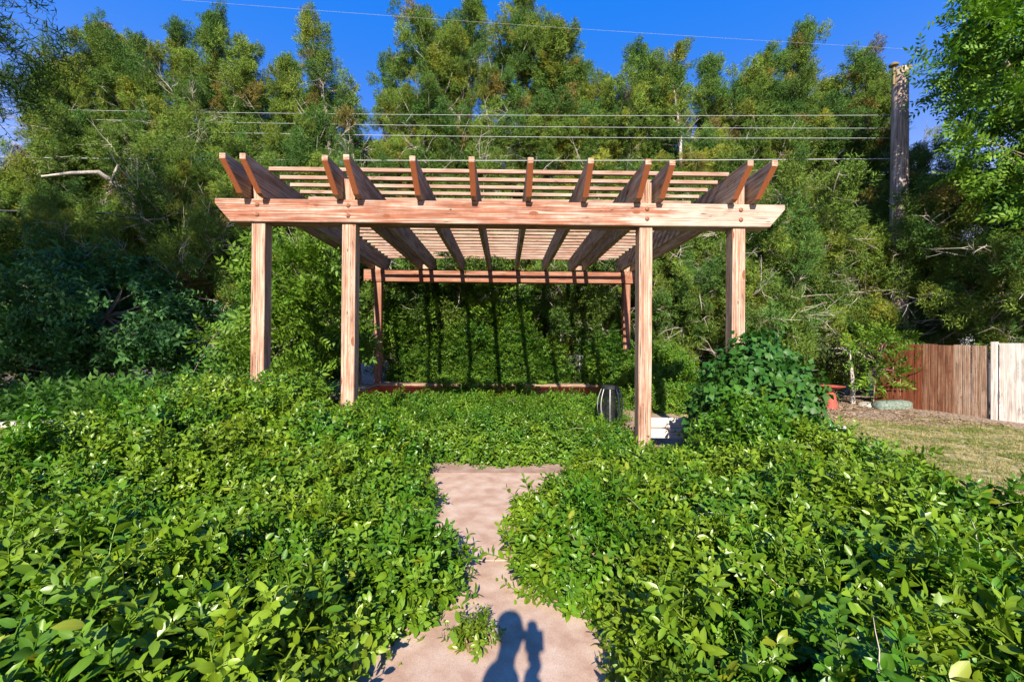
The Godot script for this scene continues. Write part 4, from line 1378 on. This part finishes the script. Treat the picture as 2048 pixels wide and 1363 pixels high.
func planting() -> void:
	var old := Color(0.85, 0.95, 0.9)
	var new := Color(2.1, 1.45, 1.2)
	var gl := []
	for k in 7:
		gl.append(shoots(600 + k, 6, 5 + k % 2, 0.165, 0.080, old, new, M.gloss, true, k % 2 == 0))
	var vl := []
	for k in 4:
		vl.append(shoots(620 + k, 6, 5, 0.17, 0.085, Color(0.85, 1.0, 0.95), Color(1.35, 1.25, 1.0), M.vine, false, false))
	var hl := []   # rounder, heart-like leaves of the climber
	for k in 3:
		hl.append(spray_of_leaves(640 + k, 8, 0.42, 0.82, M.vine, 0.5))
	M.single_leaves = []
	for k in 9:
		rng.seed = 660 + k
		var mb := MB.new()
		var c: Color = [Color(0.075, 0.18, 0.012), Color(0.13, 0.235, 0.016), Color(0.27, 0.32, 0.025)][k % 3]
		mb.leaf(Vector3.ZERO, Vector3.UP, Vector3.BACK, 1.0, rng.randf_range(0.42, 0.52), rng.randf_range(0.15, 0.5), rng.randf_range(-0.05, 0.3), c)
		M.single_leaves.append(mb.mesh(M.gloss))
	var pal := [Color(0.078, 0.215, 0.014), Color(0.215, 0.325, 0.020)]
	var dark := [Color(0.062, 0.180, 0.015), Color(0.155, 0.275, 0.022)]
	var grp := "glossy evergreen shrubs round the path"
	var L := 0.082
	# left of the path
	shrub("glossy_shrub", "glossy green shrub filling the lower left corner, nearest the camera", "shrub", [[-2.25, 2.05, 1.55, 1.45, 0.64], [-4.0, 2.9, 1.5, 1.3, 0.70]], gl, 58, 1.0, pal, 701, 290, L, 26, 0.42, grp)
	shrub("glossy_shrub", "glossy green shrub bulging over the left edge of the path", "shrub", [[-1.35, 3.2, 1.02, 0.85, 0.46], [-2.0, 4.4, 1.30, 0.95, 0.56]], gl, 58, 1.0, pal, 702, 290, L, 16, 0.42, grp)
	shrub("glossy_shrub", "glossy green shrub at the far left, its twigs against shaded lawn", "shrub", [[-5.2, 3.9, 1.5, 1.2, 0.72], [-3.7, 4.9, 1.6, 1.3, 0.90]], gl, 54, 1.0, pal, 703, 280, L, 24, 0.42, grp)
	shrub("glossy_shrub", "tall glossy green shrub around the foot of the two left front posts", "shrub", [[-3.5, 6.1, 1.5, 0.95, 1.12], [-2.3, 5.75, 1.25, 0.95, 0.80]], gl, 54, 1.0, pal, 704, 250, L, 14, 0.42, grp)
	# right of the path
	shrub("glossy_shrub", "glossy green shrub filling the lower right corner, nearest the camera", "shrub", [[2.0, 2.0, 1.45, 1.4, 0.62], [2.55, 3.2, 1.15, 1.15, 0.70]], gl, 58, 1.0, pal, 711, 290, L, 18, 0.42, grp)
	shrub("glossy_shrub", "glossy green shrub pushing over the right edge of the path", "shrub", [[1.25, 3.45, 1.18, 0.85, 0.46], [1.7, 4.25, 1.60, 0.66, 0.44]], gl, 58, 1.0, pal, 712, 290, L, 12, 0.42, grp)
	shrub("glossy_shrub", "glossy green shrub in front of the inner right post, beside the lawn", "shrub", [[2.0, 5.35, 1.25, 0.80, 0.40], [3.1, 4.5, 1.0, 0.95, 0.74], [3.05, 5.5, 0.72, 0.8, 0.90]], gl, 54, 1.0, pal, 713, 270, L, 12, 0.42, grp)
	shrub("leafy_sprig", "lone leafy sprig sticking up before the lawn at the right edge", "shrub", [[3.02, 2.75, 0.22, 0.22, 0.72]], gl, 70, 0.9, pal, 714, 60, 0.09, 2, 0.3)
	shrub("leafy_sprig", "yellow-green leafy sprig lying alone on the bare concrete path", "shrub", [[-0.16, 2.62, 0.10, 0.16, 0.10]], gl, 130, 0.55, [Color(0.13, 0.23, 0.018), Color(0.17, 0.25, 0.02)], 715, 16, 0.08, 0, 0.06)
	# within the pergola
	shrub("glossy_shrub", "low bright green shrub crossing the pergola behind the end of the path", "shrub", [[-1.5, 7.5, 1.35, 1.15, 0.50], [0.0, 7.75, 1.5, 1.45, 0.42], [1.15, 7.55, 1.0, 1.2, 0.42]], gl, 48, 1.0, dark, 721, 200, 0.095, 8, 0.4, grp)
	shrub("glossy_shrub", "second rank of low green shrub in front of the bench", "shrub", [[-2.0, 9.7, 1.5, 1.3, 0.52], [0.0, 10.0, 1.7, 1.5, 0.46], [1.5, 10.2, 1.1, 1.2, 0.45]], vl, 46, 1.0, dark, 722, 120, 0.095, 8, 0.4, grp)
	# climbers
	shrub("climbing_vine", "dark green heart-leaved climber heaped against the outer right post", "vine", [[3.28, 6.25, 0.55, 0.6, 1.38], [3.52, 6.2, 0.58, 0.6, 1.50], [3.66, 6.9, 0.42, 0.6, 1.0]], hl, 300, 0.24, [Color(0.032, 0.13, 0.024), Color(0.075, 0.20, 0.03)], 731, 0, 0.06, 8, 0.4, "", 0.06)
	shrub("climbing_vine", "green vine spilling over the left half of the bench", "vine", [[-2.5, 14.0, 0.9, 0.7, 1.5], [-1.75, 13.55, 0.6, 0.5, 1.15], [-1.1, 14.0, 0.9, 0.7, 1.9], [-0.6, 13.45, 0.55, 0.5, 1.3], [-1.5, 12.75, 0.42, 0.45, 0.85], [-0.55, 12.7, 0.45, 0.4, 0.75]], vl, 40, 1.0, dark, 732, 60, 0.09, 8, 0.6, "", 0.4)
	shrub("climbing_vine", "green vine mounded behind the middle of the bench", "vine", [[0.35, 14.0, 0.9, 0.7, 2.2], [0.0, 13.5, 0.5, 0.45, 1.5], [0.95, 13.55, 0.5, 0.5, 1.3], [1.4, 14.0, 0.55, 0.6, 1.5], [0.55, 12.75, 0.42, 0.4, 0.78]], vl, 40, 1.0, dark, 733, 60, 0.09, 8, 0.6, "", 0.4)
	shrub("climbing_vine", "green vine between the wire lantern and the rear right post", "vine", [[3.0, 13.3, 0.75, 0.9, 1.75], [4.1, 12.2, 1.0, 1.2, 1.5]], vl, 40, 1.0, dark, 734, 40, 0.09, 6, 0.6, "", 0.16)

	# ---- trees
	M.sprays = []
	for k in 6:
		M.sprays.append(juniper_plume(800 + k))
	M.twigs = []
	for k in 3:
		M.twigs.append(bare_twig(820 + k))
	var J := [
		["juniper at the far left edge behind the shaded bushes", -16.6, 16.6, [[0.0, 11.6], [1.2, 9.8]], 2.6, 1.2, 1.0, 0.10, null, 0.0],
		["thin-topped juniper, second from the left, tip near the top edge", -14.2, 17.2, [[-1.0, 13.9], [0.35, 13.2]], 2.3, 1.0, 1.0, 0.08, null, 0.0],
		["broad olive-green juniper third from the left", -12.0, 16.8, [[0.0, 13.4], [1.3, 11.6]], 2.4, 1.0, 1.0, 0.05, null, 0.0],
		["juniper with two dense rounded heads left of the open sky notch", -10.3, 16.6, [[-0.3, 13.9], [0.8, 12.6]], 2.2, 1.0, 1.05, 0.0, null, 0.0],
		["juniper behind the left beam end with a low ragged top", -8.1, 17.0, [[0.0, 12.4], [0.9, 11.0]], 2.2, 1.0, 0.9, 0.0, null, 0.1],
		["tall juniper with a leaning pale bare trunk left of centre", -5.7, 15.6, [[-0.95, 13.2, 0.5], [0.35, 10.6, 0.5]], 1.8, 0.9, 0.7, 0.0, M.pale_bark, 0.36],
		["shorter rounded juniper just left of the tallest group", -4.2, 17.2, [[0.0, 12.6], [0.8, 11.0]], 2.0, 0.9, 0.95, 0.03, null, 0.12],
		["tall dense juniper, left half of the central group cut by the top edge", -1.7, 16.8, [[-0.7, 13.4], [0.5, 15.2]], 2.3, 0.9, 1.0, 0.06, M.pale_bark, 0.08],
		["tall dense juniper, right half of the central group cut by the top edge", 0.6, 17.0, [[0.0, 15.3], [1.1, 13.9]], 2.2, 0.9, 1.0, 0.06, null, 0.05],
		["golden-brown tinged juniper right of the central group", 2.9, 16.8, [[-0.2, 12.4], [0.9, 11.6]], 2.1, 0.9, 1.0, 0.22, null, 0.0],
		["juniper with a narrow rounded head right of centre", 4.9, 17.0, [[0.0, 12.9], [0.5, 11.8]], 1.9, 0.9, 0.95, 0.05, null, 0.05],
		["slender juniper with a thin pale bare trunk above the rafters", 5.75, 15.4, [[0.0, 11.0], [0.9, 8.8]], 1.3, 0.9, 0.7, 0.08, M.pale_bark, 0.4],
		["juniper with forked plumes left of the tall right spire", 8.2, 17.0, [[-0.4, 12.7], [0.9, 12.0], [1.7, 12.9]], 2.3, 0.9, 0.95, 0.0, null, 0.1],
		["tall spired juniper that tops the right-hand row", 11.2, 17.0, [[0.05, 14.1], [1.1, 11.8]], 2.1, 0.9, 1.0, 0.0, null, 0.0],
		["broad twin-headed juniper left of the utility pole", 12.9, 16.4, [[-0.1, 12.4], [0.9, 11.8]], 2.3, 0.9, 1.05, 0.02, null, 0.0],
		["low drooping juniper whose boughs hang over the fence", 12.0, 13.8, [[0.0, 6.6], [1.6, 6.2]], 2.5, 0.9, 1.15, 0.10, null, 0.0],
		["dense low juniper between the pergola and the thin trunk", 8.3, 14.6, [[-0.8, 7.8], [0.8, 7.4]], 2.5, 0.9, 1.15, 0.06, null, 0.0],
		["dense low juniper directly behind the outer right post", 5.6, 15.0, [[-0.6, 7.6], [0.7, 7.0]], 2.2, 0.8, 1.1, 0.04, null, 0.0],
		["dense low juniper behind the rear beam, right of its middle", 2.2, 15.6, [[-0.5, 7.2], [0.8, 6.8]], 2.2, 0.35, 1.1, 0.10, null, 0.0],
		["dense low juniper behind the rear beam, left of its middle", -1.4, 15.6, [[-0.8, 7.0], [0.6, 7.3]], 2.2, 0.35, 1.1, 0.06, null, 0.0],
		["dense dark juniper behind the outer left post", -6.0, 14.6, [[-0.7, 7.6], [0.9, 7.0]], 2.4, 0.35, 1.15, 0.0, null, 0.0],
		["drooping juniper behind the white gate at the right edge", 13.2, 11.6, [[0.0, 6.4], [0.9, 6.0]], 2.5, 1.2, 1.1, 0.08, null, 0.0],
		["bushy juniper seen between the fence and the utility pole", 13.6, 15.0, [[0.0, 8.4], [1.4, 7.6]], 2.6, 0.5, 1.1, 0.04, null, 0.0],
		["low bushy juniper skirting the bed behind the bird bath", 7.4, 13.6, [[-0.6, 4.2], [0.9, 4.6]], 1.9, 0.25, 1.2, 0.05, null, 0.0],
		["low bushy juniper behind the thin bare trunk", 10.0, 14.3, [[-0.5, 4.8], [0.8, 4.4]], 1.9, 0.25, 1.2, 0.05, null, 0.0],
		["tangled low juniper behind the leftmost shaded bush", -13.4, 14.6, [[-0.8, 6.0], [1.2, 5.4]], 2.6, 0.3, 1.15, 0.0, null, 0.0],
		["dense dark juniper left of the pergola in deep shade", -9.3, 14.4, [[-0.6, 7.4], [0.9, 7.8]], 2.5, 0.35, 1.15, 0.0, null, 0.0]]
	for i in J.size():
		var j: Array = J[i]
		var made := juniper(j[0], j[1], j[2], j[3], j[4], j[5], j[6], 900 + i, j[7], j[8], j[9])
		if i == 1:
			for q in [[Vector3(-12.2, 6.3, -15.6), Vector3(-12.95, 7.05, -14.6), Vector3(-13.5, 6.9, -14.3), Vector3(-14.3, 6.75, -14.2)], [Vector3(-11.9, 5.0, -15.2), Vector3(-11.7, 6.2, -14.4), Vector3(-12.2, 6.6, -14.2)]]:
				var mb := MB.new()
				mb.tube([q[0] - made.position, q[1] - made.position, q[2] - made.position, (q[3] if q.size() > 3 else q[2] + Vector3(0.3, 0.5, 0.1)) - made.position], [0.1, 0.075, 0.055, 0.03], 7)
				tag(part("dead_limb", mb.mesh(M.pale_bark), made), "bare pale broken limb")

	# compound-leaved and broad-leaved plants
	var comp := []
	for k in 3:
		comp.append(compound(1000 + k, 5, 0.34, 0.42, M.soft))
	var nar := []
	for k in 3:
		nar.append(spray_of_leaves(1010 + k, 14, 0.30, 0.16, M.soft, 0.6))
	var bro := []
	for k in 3:
		bro.append(spray_of_leaves(1020 + k, 9, 0.36, 0.5, M.soft, 0.4))
	# right-hand tree
	broadleaf("leafy_tree", "bright green pinnate-leaved tree overhanging the upper right corner", "tree", Vector3(14.0, 0, -9.6),
		[[Vector3(0, -0.1, 0), Vector3(-0.2, 2.4, 0.1), Vector3(-0.5, 4.6, 0), 0.22], [Vector3(-0.2, 2.4, 0.1), Vector3(-1.2, 5.6, -0.4), Vector3(-2.4, 8.4, -0.8), 0.12], [Vector3(-0.5, 4.6, 0), Vector3(-0.3, 7.0, -0.6), Vector3(-0.8, 9.6, -0.8), 0.11]],
		[[Vector3(-1.5, 8.7, -1.2), Vector3(1.9, 1.4, 1.6)], [Vector3(-0.4, 10.0, -1.4), Vector3(2.2, 1.6, 1.8)], [Vector3(-1.8, 6.5, -0.7), Vector3(1.5, 1.3, 1.4)], [Vector3(0.2, 6.6, -0.4), Vector3(2.0, 1.8, 1.8)], [Vector3(-0.9, 4.9, -0.3), Vector3(1.6, 0.9, 1.4)]],
		comp, 60.0, Vector2(0.34, 0.56), [Color(0.09, 0.23, 0.02), Color(0.19, 0.34, 0.03)], 1101, Vector3(0, -0.25, 0), 0.3)
	# left-hand tree, mostly out of frame: its crown shades the left of the picture
	broadleaf("willow_tree", "narrow-leaved tree whose drooping dark branches hang into the upper left corner", "tree", Vector3(-11.2, 0, -4.4),
		[[Vector3(0, -0.1, 0), Vector3(0.1, 2.0, 0), Vector3(0.4, 4.4, -0.2), 0.3], [Vector3(0.4, 4.4, -0.2), Vector3(1.2, 7.0, -1.2), Vector3(2.0, 9.0, -2.4), 0.14], [Vector3(0.4, 4.4, -0.2), Vector3(-1.0, 7.5, 0.4), Vector3(-1.4, 10.0, 0.6), 0.14]],
		[[Vector3(0.9, 6.2, -1.2), Vector3(2.7, 2.2, 2.6)], [Vector3(-1.5, 7.6, -0.6), Vector3(3.0, 3.0, 3.0)], [Vector3(0.6, 9.8, -0.6), Vector3(3.0, 2.4, 2.8)], [Vector3(1.9, 7.4, -3.4), Vector3(1.4, 1.8, 1.5)], [Vector3(-2.2, 11.0, 0.4), Vector3(2.6, 2.0, 2.4)], [Vector3(-1.0, 3.9, 0.0), Vector3(2.3, 1.3, 2.2)]],
		nar, 23.0, Vector2(0.35, 0.6), [Color(0.05, 0.115, 0.024), Color(0.09, 0.17, 0.03)], 1102, Vector3(0, -0.6, 0), 0.25)
	# bushes in the shade on the left
	var dk := [Color(0.055, 0.18, 0.055), Color(0.10, 0.25, 0.07)]
	broadleaf("shade_bush", "large dark green bush at the left picture edge, in shade", "bush", Vector3(-12.4, 0, -12.0), [[Vector3(0, -0.05, 0), Vector3(0.2, 1.2, 0), Vector3(0.1, 2.4, 0), 0.05], [Vector3(0.3, -0.05, 0), Vector3(-0.4, 1.2, 0), Vector3(-0.7, 2.6, 0), 0.04]], [[Vector3(0, 2.9, 0), Vector3(1.8, 1.6, 1.2)], [Vector3(0.3, 1.5, 0.3), Vector3(1.7, 0.9, 1.1)]], bro, 80.0, Vector2(0.28, 0.46), dk, 1111, Vector3(0, 0.0, 0), 0.3, "shaded bushes on the left")
	broadleaf("shade_bush", "spreading dark green bush second from the left, over bare stems", "bush", Vector3(-9.9, 0, -11.6), [[Vector3(0, -0.05, 0), Vector3(-0.3, 1.0, 0), Vector3(-0.2, 2.2, 0), 0.05], [Vector3(0.3, -0.05, 0), Vector3(0.6, 1.1, 0), Vector3(0.9, 2.2, 0), 0.04]], [[Vector3(0, 2.5, 0), Vector3(1.7, 1.3, 1.2)], [Vector3(0.9, 1.8, 0.2), Vector3(1.3, 0.8, 1.0)]], bro, 80.0, Vector2(0.28, 0.46), dk, 1112, Vector3(0, 0.0, 0), 0.3, "shaded bushes on the left")
	broadleaf("shade_bush", "dark green bush just left of the outer left post", "bush", Vector3(-7.6, 0, -11.8), [[Vector3(0, -0.05, 0), Vector3(0.2, 0.9, 0), Vector3(0.1, 1.8, 0), 0.04]], [[Vector3(0, 1.6, 0), Vector3(1.5, 1.1, 1.0)]], bro, 70.0, Vector2(0.28, 0.46), dk, 1113, Vector3(0, 0.0, 0), 0.3, "shaded bushes on the left")
	broadleaf("shade_bush", "low dark bush closing the gap at the left picture edge behind the edging", "bush", Vector3(-13.6, 0, -11.2), [[Vector3(0, -0.05, 0), Vector3(0.1, 0.6, 0), Vector3(0.2, 1.2, 0), 0.04]], [[Vector3(0.4, 1.0, 0), Vector3(1.6, 0.9, 0.8)], [Vector3(2.0, 0.8, 0.0), Vector3(1.2, 0.7, 0.7)]], bro, 80.0, Vector2(0.28, 0.46), dk, 1116, Vector3(0, 0.0, 0), 0.3, "shaded bushes on the left")
	shrub("ground_cover", "low feathery green plants along the edging stones on the left", "plant", [[-7.4, 9.9, 1.6, 0.7, 0.50], [-5.2, 9.6, 1.4, 0.8, 0.62], [-9.4, 10.0, 1.3, 0.6, 0.38]], comp, 60, 0.5, [Color(0.05, 0.15, 0.026), Color(0.09, 0.21, 0.03)], 1114, 0, 0.06, 4, 0.3)
	# saplings between and behind the left posts
	broadleaf("sapling", "bright green pinnate-leaved sapling between the two left front posts", "tree", Vector3(-4.95, 0, -10.4), [[Vector3(0, -0.05, 0), Vector3(0.1, 1.4, 0), Vector3(0.0, 2.8, 0), 0.035], [Vector3(0.2, -0.05, 0), Vector3(0.5, 1.2, 0), Vector3(0.8, 2.2, 0), 0.03]], [[Vector3(0.1, 3.0, 0), Vector3(0.95, 1.0, 0.9)], [Vector3(0.1, 1.7, 0.2), Vector3(1.25, 1.0, 0.9)], [Vector3(0.9, 2.2, 0.0), Vector3(0.7, 0.9, 0.7)]], comp, 130.0, Vector2(0.34, 0.56), [Color(0.08, 0.19, 0.018), Color(0.16, 0.28, 0.026)], 1121, Vector3(0, 0.1, 0.2), 0.2, "bright saplings")
	broadleaf("sapling", "bright green sapling just behind the rear left post", "tree", Vector3(-2.9, 0, -14.6), [[Vector3(0, -0.05, 0), Vector3(0.1, 1.6, 0), Vector3(0.0, 3.0, 0), 0.035]], [[Vector3(0.0, 2.9, 0), Vector3(0.9, 1.2, 0.6)], [Vector3(0.1, 1.6, 0.2), Vector3(0.9, 0.9, 0.6)]], comp, 130.0, Vector2(0.34, 0.56), [Color(0.08, 0.19, 0.018), Color(0.16, 0.28, 0.026)], 1122, Vector3(0, 0.1, 0.2), 0.2, "bright saplings")
	broadleaf("sapling", "leafy green sapling rising behind the middle of the rear beam", "tree", Vector3(-0.7, 0, -14.7), [[Vector3(0, -0.05, 0), Vector3(0.05, 1.6, 0), Vector3(0.1, 3.2, 0), 0.03]], [[Vector3(0.1, 3.2, 0.1), Vector3(1.3, 0.8, 0.5)], [Vector3(0.1, 2.2, 0.1), Vector3(0.7, 0.8, 0.5)]], comp, 110.0, Vector2(0.34, 0.56), [Color(0.08, 0.19, 0.018), Color(0.16, 0.28, 0.026)], 1123, Vector3(0, 0.1, 0.2), 0.2, "bright saplings", M.pale_bark)
	broadleaf("sapling", "small bright green sapling in front of the red fence boards", "tree", Vector3(9.95, 0, -12.15), [[Vector3(0, 0.0, 0), Vector3(0.05, 0.6, 0), Vector3(0.1, 1.2, 0), 0.02]], [[Vector3(0.1, 0.85, 0.1), Vector3(0.5, 0.4, 0.4)], [Vector3(0.2, 1.5, 0.0), Vector3(0.7, 0.45, 0.4)]], comp, 170.0, Vector2(0.3, 0.46), [Color(0.08, 0.19, 0.018), Color(0.16, 0.28, 0.026)], 1124, Vector3(0, 0.1, 0.2), 0.2, "bright saplings")
	broadleaf("thin_tree", "thin bare trunk with a small dark crown between bird bath and fence", "tree", Vector3(9.5, 0, -12.3), [[Vector3(0, -0.05, 0), Vector3(0.03, 0.6, 0), Vector3(0.0, 1.6, -0.1), 0.075]], [[Vector3(0.0, 1.5, -0.3), Vector3(0.8, 0.5, 0.6)]], bro, 120.0, Vector2(0.24, 0.4), [Color(0.06, 0.11, 0.035), Color(0.12, 0.16, 0.06)], 1125, Vector3(0, 0.0, 0.2), 0.2, "", M.pale_bark)


# ------------------------------------------------------------------ scene

func _ready() -> void:
	# camera
	var cam := Camera3D.new()
	cam.name = "camera"
	add_child(cam)
	cam.position = Vector3(0, 1.722, 0)
	cam.rotation_order = EULER_ORDER_YXZ
	cam.rotation_degrees = Vector3(0.28, -0.88, 0.4)
	cam.fov = 73.65
	cam.near = 0.03
	cam.far = 2000.0
	cam.current = true
	# sky and exposure
	var env := Environment.new()
	env.background_mode = Environment.BG_SKY
	var sm := ProceduralSkyMaterial.new()
	sm.sky_top_color = Color(0.04, 0.345, 0.67)
	sm.sky_horizon_color = Color(0.97, 0.96, 0.93)
	sm.sky_curve = 0.105
	sm.ground_bottom_color = Color(0.30, 0.32, 0.22)
	sm.ground_horizon_color = Color(0.50, 0.56, 0.52)
	sm.sun_angle_max = 1.0
	sm.sky_energy_multiplier = 1.0
	var sky := Sky.new()
	sky.sky_material = sm
	env.sky = sky
	env.tonemap_mode = Environment.TONE_MAPPER_LINEAR
	env.tonemap_exposure = 2.3
	env.sdfgi_enabled = true
	env.ssao_enabled = true
	env.ssil_enabled = true
	var we := WorldEnvironment.new()
	we.name = "environment"
	we.environment = env
	add_child(we)
	# sun: behind the camera, slightly left, 31 degrees up
	var sun := DirectionalLight3D.new()
	sun.name = "sun"
	add_child(sun)
	sun.look_at_from_position(Vector3.ZERO, Vector3(0.058, -0.60, -1.0), Vector3.UP)
	sun.light_color = Color(1.0, 0.955, 0.87)
	sun.light_energy = 1.6
	sun.light_angular_distance = 0.5
	sun.shadow_enabled = true

	nz = noise(9, 1.0, 2)
	materials()
	ground()
	pergola()
	bench()
	yard()
	wires_and_pole()
	planting()
	grass()
	lantern()
	photographer()
